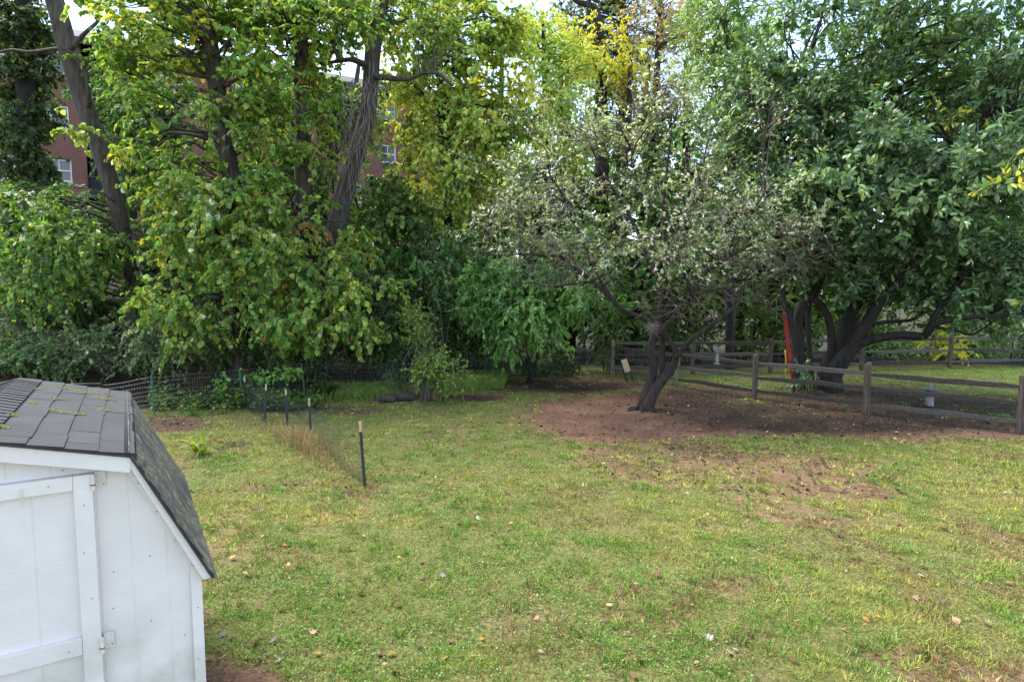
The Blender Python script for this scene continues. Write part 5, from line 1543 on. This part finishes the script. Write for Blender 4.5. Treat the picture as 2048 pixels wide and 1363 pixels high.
# ------------------------------------------------------------------ the small pale leaved tree on the bare patch
D_ = 14.25
ct_base = G(1283, 818)
CT = [dict(pts=[(1278, 830), (1296, 775), (1306, 735), (1301, 700), (1312, 655), (1322, 600), (1316, 540), (1302, 460), (1278, 380), (1262, 300)], d=D_, widths=[24.00, 17.60, 15.20, 16.00, 13.60, 11.20, 8.80, 7.20, 4.80, 3.20], sides=16, n=60, seed=41, bumpy=0.55),
      dict(pts=[(1286, 832), (1310, 780), (1338, 742), (1352, 712), (1340, 682), (1315, 655), (1292, 640)], d=D_ - 0.08, widths=[27.20, 22.40, 17.60, 13.60, 11.20, 10.40, 8.00], sides=16, n=50, seed=42, bumpy=0.55),
      dict(pts=[(1300, 800), (1322, 760), (1325, 700), (1326, 640), (1330, 580), (1334, 500), (1328, 420), (1335, 330), (1345, 250)], d=D_ + 0.12, widths=[20.80, 12.00, 11.20, 11.20, 10.40, 8.80, 7.20, 4.80, 3.20], sides=12, n=50, seed=43, bumpy=0.45),
      dict(name='limb', pts=[(1350, 716), (1372, 690), (1395, 668), (1418, 652), (1470, 610), (1500, 540)], d=D_ - 0.2, widths=[12.80, 11.20, 9.60, 8.00, 4.80, 3.20], sides=10, n=30, seed=44, bumpy=0.35, dd=[0, -.2, -.4, -.5, -.8, -1]),
      dict(name='limb', pts=[(1305, 650), (1284, 636), (1240, 616), (1216, 589), (1176, 555), (1129, 518), (1108, 511), (1038, 508), (994, 511), (940, 500)], d=D_, widths=[9.60, 8.80, 8.00, 8.00, 8.00, 7.20, 5.60, 4.00, 3.20, 2.40], sides=9, n=50, seed=45, bumpy=0.3, dd=np.linspace(0, -1.2, 10)),
      dict(name='limb', pts=[(1185, 560), (1169, 563), (1129, 570), (1092, 573), (1061, 565), (1010, 575)], d=D_ - 0.8, widths=[5.60, 4.80, 4.80, 4.00, 3.20, 2.40], sides=8, n=26, seed=46, bumpy=0.3),
      dict(name='limb', pts=[(1318, 668), (1328, 656), (1351, 629), (1372, 595), (1385, 582), (1409, 548), (1459, 508), (1497, 440), (1530, 380)], d=D_, widths=[11.20, 10.40, 9.60, 8.80, 8.00, 6.40, 5.60, 4.80, 3.20], sides=9, n=44, seed=47, bumpy=0.3, dd=np.linspace(0, -1.0, 9)),
      dict(name='limb', pts=[(1270, 638), (1297, 626), (1348, 624), (1375, 639), (1409, 641), (1439, 656)], d=D_ - 0.5, widths=[5.60, 6.40, 5.60, 4.00, 3.20, 2.40], sides=8, n=26, seed=48, bumpy=0.3),
      dict(name='limb', pts=[(1385, 590), (1430, 576), (1480, 582), (1514, 595), (1544, 622), (1578, 633)], d=D_ - 0.9, widths=[5.60, 4.80, 4.40, 4.00, 3.20, 2.40], sides=8, n=30, seed=49, bumpy=0.25),
      dict(name='limb', pts=[(1318, 560), (1290, 500), (1260, 430), (1215, 360), (1180, 290), (1160, 240)], d=D_ + 0.2, widths=[8.80, 8.00, 6.40, 4.80, 4.00, 2.40], sides=8, n=34, seed=50, bumpy=0.3, dd=[0, .3, .6, .9, 1.1, 1.2]),
      dict(name='limb', pts=[(1332, 520), (1370, 440), (1400, 350), (1420, 270), (1450, 220)], d=D_ + 0.2, widths=[8.00, 6.40, 4.80, 4.00, 2.40], sides=8, n=30, seed=51, bumpy=0.3, dd=[0, .4, .7, 1, 1.2]),
      dict(name='limb', pts=[(1240, 616), (1200, 560), (1160, 470), (1130, 400), (1100, 350)], d=D_ - 0.2, widths=[7.20, 5.60, 4.80, 4.00, 2.40], sides=8, n=30, seed=52, bumpy=0.3, dd=[0, -.3, -.5, -.8, -1]),
      dict(name='limb', pts=[(1440, 525), (1500, 490), (1560, 470), (1620, 480), (1660, 500)], d=D_ - 0.8, widths=[6.40, 4.80, 4.00, 3.20, 2.00], sides=8, n=30, seed=53, bumpy=0.3, dd=[0, -.2, -.4, -.5, -.6])]
PALE = [((0.315, 0.35, 0.30), 3.4), ((0.155, 0.195, 0.13), 2.6), ((0.085, 0.125, 0.05), 3.2), ((0.055, 0.085, 0.03), 2.2), ((0.15, 0.115, 0.09), 0.7)]
t_c, C_c, S_c = plant('pale_leaved_tree', 'small gnarled tree with silvery leaves and a leaning twin trunk on the bare soil', 'tree',
      [(1300, 360, 14.6, 310, 200, 3.0, 96), (1080, 430, 13.8, 140, 110, 1.6, 40), (1400, 470, 13.4, 130, 100, 1.2, 34), (1560, 430, 13.6, 110, 80, 1.4, 16), (1240, 250, 15.4, 150, 80, 2.0, 30), (1340, 500, 13.2, 80, 50, .9, 8)],
      PALE, LF_OVAL, 0.086, 0.62, 8, 11, base=ct_base, bark=BARK_WET, bough=(0.020, 0.005), trunk=CT, droop=0.1, up=0.3, out=0.55, hang=0.1, nup=0.7, twig=TWIG_PALE, twr=0.0055, coh=0.62, tip=2.6, jit=0.22)
for a_, L_, r0_ in ((3.5, 0.5, .05), (4.4, 0.42, .045), (5.3, 0.55, .05), (2.7, 0.4, .04)):
    q0 = ct_base + [0.03 * math.cos(a_), 0.03 * math.sin(a_), 0.10]
    P = [q0, ct_base + [L_ * .3 * math.cos(a_), L_ * .3 * math.sin(a_), 0.05], ct_base + [L_ * .65 * math.cos(a_ + .15), L_ * .65 * math.sin(a_ + .15), 0.015], ct_base + [L_ * math.cos(a_ + .05), L_ * math.sin(a_ + .05), -0.05]]
    Acc().tube(catmull(P, 14), np.linspace(r0_, .015, 14), 8, True, 0.5, int(a_ * 10)).build('root', BARK_WET, t_c, True)
# bare twig tangles in its crown
tw_, _, _, _, _ = sprays(C_c[rng.choice(len(C_c), 90, replace=False)], 0.9, 5, 1, C_c.mean(0), rng, 0.15, 0.2, 0.4, 0.9)
Cb = ellipsoids([(1560, 520, 13.3, 120, 60, 0.8, 18), (1480, 590, 13.3, 90, 40, 0.7, 9), (1120, 530, 13.4, 120, 50, 0.8, 16), (1340, 590, 13.6, 90, 40, .7, 12)])
connect_acc = Acc()
connect(connect_acc, S_c, Cb, 0.014, 0.005)
o = connect_acc.build('bare_boughs', BARK, t_c, True); o['kind'] = 'stuff'
tw2, _, _, _, _ = sprays(Cb, 0.75, 7, 1, C_c.mean(0), rng, 0.0, 0.25, 0.6, 0.8)
tw_ = np.concatenate([tw_, tw2])
tw_[:, 1:3] += rng.normal(0, 0.035, tw_[:, 1:3].shape)
V, Q = tubes(tw_, np.tile(np.array([1, .8, .6, .35]) * 0.0052, (len(tw_), 1)), 3)
o = Acc().add(V, Q).build('bare_twigs', TWIG_PALE, t_c); o['kind'] = 'stuff'
# brown dead tuft in its fork
tf = Acc()
c0 = W(1305, 655, D_ - 0.3)
for i in range(70):
    d = nrmz(rng.normal(size=(1, 3)))[0] * [1.0, 0.6, 0.6]
    L = rng.uniform(0.10, 0.42)
    tf.tube([c0 + rng.normal(0, .08, 3), c0 + d * L * .6 + [0, 0, 0.02], c0 + d * L + [0, 0, -0.08]], [0.004, 0.003, 0.0015], 3, False)
o = tf.build('dead_tuft', TWIG, t_c); o['kind'] = 'stuff'

# ------------------------------------------------------------------ magnolia
MD = 17.2
MT = [dict(pts=[(1655, 800), (1655, 744), (1689, 673), (1709, 622), (1736, 572), (1770, 480), (1790, 380), (1790, 250), (1780, 120)], d=MD, widths=[46, 36, 32, 29, 26, 20, 16, 11, 7], sides=14, n=50, seed=61, bumpy=0.3),
      dict(pts=[(1672, 800), (1669, 744), (1699, 700), (1736, 643), (1760, 602), (1800, 560), (1870, 480), (1930, 380), (1980, 260)], d=MD - 0.3, widths=[40, 30, 26, 22, 20, 17, 13, 10, 6], sides=14, n=50, seed=62, bumpy=0.3, dd=np.linspace(0, -2.0, 9)),
      dict(name='limb', pts=[(1668, 760), (1682, 734), (1716, 690), (1757, 676), (1800, 670), (1848, 671), (1868, 650), (1902, 639), (1952, 633), (2048, 628), (2120, 610)], d=MD - 0.4, widths=[26, 22, 19, 17, 15, 14, 11, 8, 7, 6, 4], sides=12, n=60, seed=63, bumpy=0.28, dd=np.linspace(0, -3.0, 11)),
      dict(name='limb', pts=[(1852, 668), (1866, 640), (1884, 606), (1920, 560)], d=MD - 2.0, widths=[12, 11, 9, 6], sides=8, n=18, seed=64, bumpy=0.25),
      dict(name='limb', pts=[(1872, 655), (1905, 658), (1935, 668), (1955, 664), (1990, 640)], d=MD - 2.2, widths=[6, 6, 5, 4, 3], sides=7, n=20, seed=65, bumpy=0.25),
      dict(name='limb', pts=[(1600, 800), (1598, 710), (1596, 640), (1604, 612), (1625, 590), (1650, 520), (1640, 400), (1610, 280), (1590, 150)], d=MD + 0.1, widths=[26, 22, 19, 20, 17, 14, 11, 8, 5], sides=12, n=50, seed=66, bumpy=0.3),
      dict(name='limb', pts=[(1625, 596), (1645, 615), (1659, 645), (1662, 690), (1660, 740)], d=MD - 0.1, widths=[15, 15, 14, 14, 16], sides=10, n=24, seed=67, bumpy=0.3),
      dict(name='limb', pts=[(1618, 600), (1616, 650), (1620, 720), (1626, 790)], d=MD + 0.3, widths=[12, 10, 10, 12], sides=9, n=20, seed=68, bumpy=0.3),
      dict(name='limb', pts=[(1594, 790), (1591, 710), (1585, 656), (1569, 609), (1560, 540), (1540, 440)], d=MD - 0.2, widths=[14, 13, 12, 11, 8, 5], sides=9, n=30, seed=69, bumpy=0.3),
      dict(name='limb', pts=[(1745, 650), (1765, 645), (1800, 642), (1830, 636), (1880, 600)], d=MD - 1, widths=[9, 8, 7, 6, 4], sides=8, n=22, seed=70, bumpy=0.25)]
MAG = [((0.036, 0.066, 0.028), 4), ((0.060, 0.105, 0.042), 4), ((0.10, 0.155, 0.062), 2.2), ((0.15, 0.20, 0.085), 0.7), ((0.40, 0.16, 0.04), 0.012), ((0.35, 0.32, 0.05), 0.03)]
plant('magnolia_tree', 'big dark glossy leaved magnolia with several black trunks behind the rail fence', 'tree',
      [(1760, 110, 16.8, 290, 150, 3.0, 96), (1560, 210, 17, 120, 130, 2, 34), (1700, 385, 15.4, 170, 55, 1.4, 28), (1760, 300, 14.8, 80, 40, 0.9, 9), (1950, 370, 14.0, 130, 90, 1.4, 30), (1840, 490, 16, 190, 65, 1.8, 44), (2020, 540, 14.8, 70, 70, 1.2, 16),
       (1600, 500, 16.8, 80, 70, 1.1, 16), (1980, 180, 15.4, 120, 120, 2.0, 34), (1640, 280, 16, 120, 60, 1.4, 16), (1850, 570, 16.2, 120, 36, 1.6, 16), (1500, 330, 17.2, 60, 110, 1.2, 18), (1590, 420, 16.8, 90, 70, 1.2, 20), (1730, 540, 16.4, 60, 40, 1, 10), (1960, 615, 14.8, 100, 22, 1.2, 8)],
      MAG, LF_LONG, 0.20, 0.72, 10, 17, base=G(1660, 775), bark=BARK_DARK, bough=(0.04, 0.009), trunk=MT, mat=GLOSSY_LEAF, droop=0.15, up=0.25, out=0.5, hang=0.15, nup=0.55, drand=1.2, tip=2.4, twig=TWIG_DARK, twr=0.007, coh=0.45, singles=300, jit=0.18)
# leafy shoots at the magnolia foot
plant('shrub', 'leafy shoots at the foot of the magnolia trunks', 'shrub', [(1612, 735, 16.4, 26, 26, 0.3, 6)], MAG[:3], LF_LONG, 0.15, 0.3, 6, 7, bark=BARK_DARK, stems=3, stem_r=0.012, bough=(0.01, 0.004), mat=GLOSSY_LEAF)

# ------------------------------------------------------------------ plants along the wire fence
plant('stemmy_shrub', 'upright many stemmed shrub with sparse yellow green leaves beside the logs', 'shrub',
      [(850, 660, 15.3, 34, 60, 0.4, 14), (875, 735, 15.1, 55, 32, 0.5, 20), (905, 760, 15.0, 42, 20, 0.4, 10), (840, 640, 15.3, 26, 22, .3, 5)],
      [((0.10, 0.16, 0.03), 4), ((0.15, 0.205, 0.04), 3), ((0.07, 0.11, 0.025), 2), ((0.26, 0.19, 0.15), 0.4)], LF_OVAL, 0.09, 0.34, 7, 11, base=G(845, 803), bark=BARK, stems=11, stem_r=0.013, bough=(0.009, 0.003), twig=TWIG, twr=0.0035, droop=0.2, hang=0.2)
sx = Acc()
b0 = G(848, 803)
for i in range(26):
    P0 = b0 + [rng.normal(0, .16), rng.normal(0, .08), 0]
    P1 = W(rng.normal(868, 22), rng.uniform(590, 700), 15.3 + rng.normal(0, .15))
    sx.tube(catmull([P0, P0 * .7 + P1 * .3 + rng.normal(0, .10, 3), P0 * .35 + P1 * .65 + rng.normal(0, .12, 3), P1], 9), np.linspace(.007, .0022, 9), 3, False)
o = sx.build('bare_stems', TWIG, bpy.data.objects['stemmy_shrub']); o['kind'] = 'stuff'
plant('low_bush', 'small dense feathery bush by the wire fence left of the stemmy shrub', 'shrub', [(798, 760, 15.7, 24, 24, .3, 9)], [((0.05, 0.08, 0.03), 3), ((0.09, 0.12, 0.045), 3)], LF_OVAL, 0.055, 0.24, 9, 16, bark=BARK, stems=8, stem_r=0.008, bough=(0.006, 0.003), twig=TWIG, twr=0.003, up=0.7)
# fern
g = G(655, 800); g[2] = gz1(g[0], g[1])
fn = thing('fern', 'dark green fern with arching fronds in front of the wire fence', 'fern', g)
for i in range(9):
    a = i / 9 * 2 * PI + rng.normal(0, .2)
    L = rng.uniform(0.55, 0.85)
    t = np.linspace(0, 1, 26)
    axis_ = np.stack([g[0] + np.cos(a) * L * 0.6 * t, g[1] + np.sin(a) * L * 0.45 * t, g[2] + L * (1.15 * t - 0.55 * t ** 2)], 1)
    tg = nrmz(np.gradient(axis_, axis=0))
    sd = nrmz(np.cross(tg, [0, 0, 1.0]))
    P = np.repeat(axis_[3:], 2, 0); sg = np.tile([1, -1], 23)[:, None]
    Dv = np.repeat(sd[3:], 2, 0) * sg + np.repeat(tg[3:], 2, 0) * .5
    S = np.repeat(0.15 * np.sin(PI * (0.12 + 0.88 * t[3:])) + 0.02, 2)
    ac = Acc()
    add_leaves(ac, LF_OVAL, P, Dv, np.tile([0, -0.2, 1.0], (46, 1)) + rng.normal(0, .15, (46, 3)), S, palette([((0.055, 0.10, 0.03), 3), ((0.09, 0.14, 0.04), 2)], 46))
    ac.tube(axis_, np.linspace(.006, .002, 26), 3, False, col=np.array([0.06, 0.07, 0.03]))
    ac.build('frond', LEAF, fn, col=True)
# strap leaved lily
g = G(396, 908); g[2] = gz1(g[0], g[1])
ly = thing('strap_leaved_plant', 'bright yellow green strap leaved plant in the lawn behind the shed', 'plant', g)
for i in range(24):
    a = i * 2.399 + rng.normal(0, .2)
    L = rng.uniform(0.38, 0.72); sp = rng.uniform(0.25, 0.9)
    t = np.linspace(0, 1, 9)
    dirv = np.array([math.cos(a), math.sin(a) * .8, 0])
    ax = g + np.array([rng.normal(0.03, .05), rng.normal(0, .04), 0]) + dirv * (L * sp * t ** 1.2)[:, None] + np.array([0, 0, 1]) * (L * ((1.25 - .4 * sp) * t - (0.25 + 0.75 * sp) * t ** 2))[:, None]
    ax[:, 2] = np.maximum(ax[:, 2], g[2] + 0.01)
    sd = np.array([-math.sin(a), math.cos(a), 0])
    wv = 0.024 * np.sin(PI * np.clip(0.18 + 0.82 * t, 0, 1)) ** 0.7 + 0.001
    Lf, Rt = ax - sd * wv[:, None] + [0, 0, .006], ax + sd * wv[:, None] + [0, 0, .006]
    V = np.concatenate([Lf, ax, Rt])
    Q = [(j, 9 + j, 10 + j, j + 1) for j in range(8)] + [(9 + j, 18 + j, 19 + j, 10 + j) for j in range(8)]
    c = np.array([0.26, 0.34, 0.045]) * rng.uniform(0.7, 1.15) if rng.random() < .8 else np.array([0.15, 0.25, 0.04])
    Acc().add(V, Q, None, c).build('leaf', LEAF, ly, True, col=True)
# tall grass along the fence, dry grass along the net
ac = Acc()
n = 9000
px = np.concatenate([rng.uniform(640, 800, n // 2), rng.uniform(880, 1010, n // 2)])
py = np.where(px < 820, rng.uniform(777, 803, n), rng.uniform(757, 783, n) - (px - 880) * 0.06)
g = np.array([G(a, b) for a, b in zip(px, py)])
x, y = g[:, 0], g[:, 1]
blades(ac, x, y, 0.34 * (0.5 + 0.7 * rng.random(n)), np.full(n, 0.018), palette([((0.10, 0.17, 0.04), 3), ((0.15, 0.22, 0.05), 3), ((0.21, 0.24, 0.07), 1)], n), 1.0)
tag(ac.build('tall_grass', GRASS, None, col=True), 'long green grass growing along the wire fence', None, None, 'stuff')
ac = Acc()
n = 3600
q = rng.random(n)
q = np.where(rng.random(n) < 0.35, np.clip(rng.normal(0.52, 0.07, n), 0, 1), q)
bx = np.interp(q, [0, .25, .5, .75, 1], [490, 545, 600, 660, 742])
by = np.interp(q, [0, .25, .5, .75, 1], [838, 858, 885, 925, 985])
g = np.array([G(a, b) for a, b in zip(bx + rng.normal(0, 16, n), by + rng.normal(0, 7, n))])
x, y = g[:, 0], g[:, 1]
hmx = 0.07 + 0.27 * np.exp(-((q - 0.55) / 0.16) ** 2) + 0.10 * np.exp(-((q - .05) / .12) ** 2)
blades(ac, x, y, hmx * (0.4 + 0.8 * rng.random(n)), np.full(n, 0.008), palette([((0.22, 0.13, 0.075), 3), ((0.32, 0.24, 0.13), 3), ((0.15, 0.17, 0.05), 3.4), ((0.16, 0.085, 0.055), 1.4)], n), 0.8)
tag(ac.build('dry_grass', GRASS, None, col=True), 'brown dry grass left unmown along the row of stakes', None, None, 'stuff')
# low weeds at the foot of the wire fence
ac = Acc()
n = 5200
px = np.concatenate([rng.uniform(300, 480, n // 2), rng.uniform(480, 640, n - n // 2)])
py = rng.uniform(803, 832, n) - np.clip(px - 420, 0, 400) * 0.06
g = np.array([G(a, b) for a, b in zip(px, py)])
x, y = g[:, 0], g[:, 1]
cl = fbm(x * 1.6, y * 1.6, 0, 91, 3)
keep = cl > 0.42
x, y, cl = x[keep], y[keep], cl[keep]; n = len(x)
hh = 0.05 + 0.5 * rng.random(n) * (cl - 0.36) * 3.2
P = np.stack([x, y, gz(x, y) + hh], 1)
add_leaves(ac, LF_WIDE, P, nrmz(rng.normal(size=(n, 3)) * [1, 1, .4]), nrmz(np.array([0, -.3, 1]) + .5 * rng.normal(size=(n, 3))), 0.05 + 0.06 * rng.random(n), palette([((0.06, 0.12, 0.03), 4), ((0.11, 0.18, 0.04), 3), ((0.3, 0.3, 0.06), 0.5), ((0.2, 0.2, 0.14), .3)], n))
V, Q = tubes(np.stack([np.stack([x, y, gz(x, y)], 1), P], 1)[::3], np.full((len(P[::3]), 2), 0.003), 3)
ac.add(V, Q, None, np.array([.05, .08, .03]))
tag(ac.build('weeds', LEAF, None, col=True), 'low leafy weeds at the foot of the wire fence behind the stakes', None, None, 'stuff')
# vine sprigs on the wire
g = G(560, 806)
plant('vine', 'bright green vine sprigs draped over the top of the wire fence', 'vine', [(520, 748, 14.7, 60, 8, .12, 7), (450, 765, 14.4, 22, 12, .1, 3), (580, 745, 15.0, 20, 8, .1, 3)], [((0.14, 0.24, 0.05), 3), ((0.09, 0.17, 0.04), 2)], LF_WIDE, 0.085, 0.22, 6, 8, base=np.array([g[0], g[1], gz1(g[0], g[1])]), bark=TWIG_DARK, stems=3, stem_r=0.006, bough=(0.004, 0.002))

# ------------------------------------------------------------------ fallen twigs on the soil
tq = Acc()
for i in range(90):
    px, py = rng.uniform(1080, 1950), rng.uniform(800, 900)
    g = G(px, py); g[2] = gz1(g[0], g[1]) + 0.012
    a_ = rng.random() * 6.28; L_ = rng.uniform(0.08, 0.4)
    d_ = np.array([math.cos(a_), math.sin(a_), 0])
    tq.tube([g - d_ * L_ / 2, g + [0, 0, 0.01] + rng.normal(0, .012, 3), g + d_ * L_ / 2], [.006, .005, .003], 4, False)
tag(tq.build('twig_litter', TWIG_DARK), 'thin dark fallen twigs scattered on the bare soil', None, None, 'stuff')

# ------------------------------------------------------------------ fallen leaves
FLC = {'yellow': (0.45, 0.33, 0.04), 'orange': (0.40, 0.15, 0.03), 'white': (0.48, 0.44, 0.37), 'brown': (0.15, 0.055, 0.035), 'tan': (0.38, 0.24, 0.16), 'grey': (0.22, 0.17, 0.16)}
FWORD = {'yellow': 'yellow', 'orange': 'orange', 'white': 'whitish', 'brown': 'reddish brown', 'tan': 'tan', 'grey': 'grey brown'}
known = [(637, 1007, 'white'), (956, 1035, 'white'), (945, 1055, 'orange'), (860, 1075, 'orange'), (798, 1120, 'yellow'), (721, 1190, 'orange'), (797, 1211, 'brown'), (445, 1047, 'brown'), (426, 1062, 'orange'), (526, 1080, 'orange'),
         (466, 1120, 'yellow'), (500, 1137, 'tan'), (491, 1155, 'tan'), (875, 1158, 'brown'), (448, 1279, 'grey'), (1022, 1044, 'orange'), (1084, 967, 'tan'), (1537, 1141, 'yellow'), (1624, 1141, 'brown'), (1417, 1277, 'white'), (1496, 1272, 'grey'),
         (1471, 1303, 'white'), (1320, 1251, 'brown'), (1384, 1213, 'tan'), (1279, 1318, 'brown'), (1911, 1246, 'tan'), (1839, 1315, 'tan'), (1825, 1298, 'brown'), (1911, 1331, 'yellow'), (1732, 1244, 'orange'), (1757, 1239, 'yellow'), (1814, 1139, 'brown'),
         (1980, 1172, 'tan'), (1844, 1157, 'white'), (1819, 870, 'yellow'), (1942, 878, 'yellow'), (491, 955, 'yellow'), (570, 965, 'orange'), (468, 929, 'white'), (558, 918, 'white'), (540, 876, 'tan'), (380, 938, 'orange'), (446, 925, 'orange'),
         (1365, 1110, 'orange'), (1430, 1050, 'tan'), (1272, 1170, 'tan'), (1590, 1325, 'brown'), (1478, 948, 'orange'), (1970, 1250, 'grey'), (2012, 1340, 'brown'), (2020, 988, 'tan'), (2010, 987, 'white'), (1880, 985, 'orange'), (480, 1215, 'brown'), (515, 1223, 'brown'),
         (628, 1268, 'tan'), (760, 1308, 'brown'), (790, 1345, 'orange'), (1268, 1355, 'brown'), (1850, 1310, 'brown'), (1885, 1208, 'grey'), (560, 1225, 'brown'), (1180, 905, 'orange'), (728, 1075, 'yellow'), (595, 1138, 'brown'), (1660, 862, 'yellow'), (1790, 880, 'yellow'), (1565, 905, 'tan')]
rf_ = random.Random(4)
for i in range(150):
    if i < 90:
        known.append((rf_.uniform(440, 2040), rf_.uniform(890, 1340), rf_.choice(['tan', 'brown', 'brown', 'grey', 'orange', 'brown', 'tan', 'tan'])))
    else:
        known.append((rf_.uniform(1000, 2020), rf_.uniform(790, 890), rf_.choice(['yellow', 'tan', 'white', 'orange', 'yellow', 'brown'])))
SHAPES = {'lobed': LF_MAPLE, 'oval': LF_OVAL, 'heart': LF_HEART}
fl_mesh = {}
def zone(px, py, x, y):
    if dirt(np.array([x]), np.array([y]))[0] > 0.45:
        return 'on soil by the small tree' if px < 1520 else 'on soil by the rail fence'
    if px < 740 and py < 1000:
        return 'by the netting stakes'
    side = 'shed side' if px < 700 else ('left of middle' if px < 1060 else ('right of middle' if px < 1500 else 'rail fence side'))
    return ('on near lawn, ' if py > 1150 else 'on middle lawn, ') + side
ORD = ['leftmost', 'second from left', 'third from left', 'fourth from left', 'fifth from left', 'sixth from left', 'seventh from left', 'eighth from left', 'ninth from left', 'tenth from left', 'eleventh from left', 'twelfth from left']
laid = {}
for px, py, c in known:
    g = G(px, py)
    if in_shed(np.array([g[0]]), np.array([g[1]]), 0.1)[0]:
        continue
    shp = 'lobed' if c in ('brown', 'grey') or (c in ('tan', 'orange', 'white') and rf_.random() < 0.35) else ('heart' if rf_.random() < .3 else 'oval')
    key = (c, shp, rf_.randrange(3))
    if key not in fl_mesh:
        V = SHAPES[shp][0].copy()
        V[:, 1] -= 0.5
        cu = rf_.uniform(0.1, 0.7)
        V[:, 2] = V[:, 2] * rf_.uniform(.5, 1.6) + cu * (V[:, 1] ** 2) + 0.5 * rf_.uniform(-.4, 1) * V[:, 0] ** 2
        V[:, 2] -= V[:, 2].min()
        cc = np.array(FLC[c]) * rf_.uniform(0.75, 1.15)
        fl_mesh[key] = mk_mesh('fallen_leaf', V, SHAPES[shp][1], SHAPES[shp][2], np.repeat(cc[None], len(V), 0), LITTER)
    o = bpy.data.objects.new('fallen_leaf', fl_mesh[key])
    COL.objects.link(o)
    s = rf_.uniform(0.045, 0.085) * (1.1 if shp == 'lobed' else 0.9)
    o.location = (g[0], g[1], gz1(g[0], g[1]) + 0.022)
    o.scale = (s, s, s)
    o.rotation_euler = (rf_.uniform(-.5, .5), rf_.uniform(-.5, .5), rf_.uniform(0, 6.28))
    z_ = zone(px, py, g[0], g[1])
    tag(o, None, 'fallen leaf', 'fallen leaves')
    laid.setdefault((FWORD[c], shp, z_), []).append((px, o))
for (w_, shp, z_), lst in laid.items():
    lst.sort(key=lambda q: q[0])
    for i, (px, o) in enumerate(lst):
        if len(lst) == 1:
            o['label'] = 'only %s %s fallen leaf %s' % (w_, shp, z_)
        else:
            o['label'] = '%s of %s %s leaves %s' % ('rightmost' if i == len(lst) - 1 else ORD[min(i, 11)], w_, shp, z_)

_t = 0
for _o in SC.objects:
    if _o.type == 'MESH':
        _t += len(_o.data.loops) - 2 * len(_o.data.polygons)
print('all triangles', _t)
print('foliage triangles', TRI[0], 'objects', len(SC.objects))
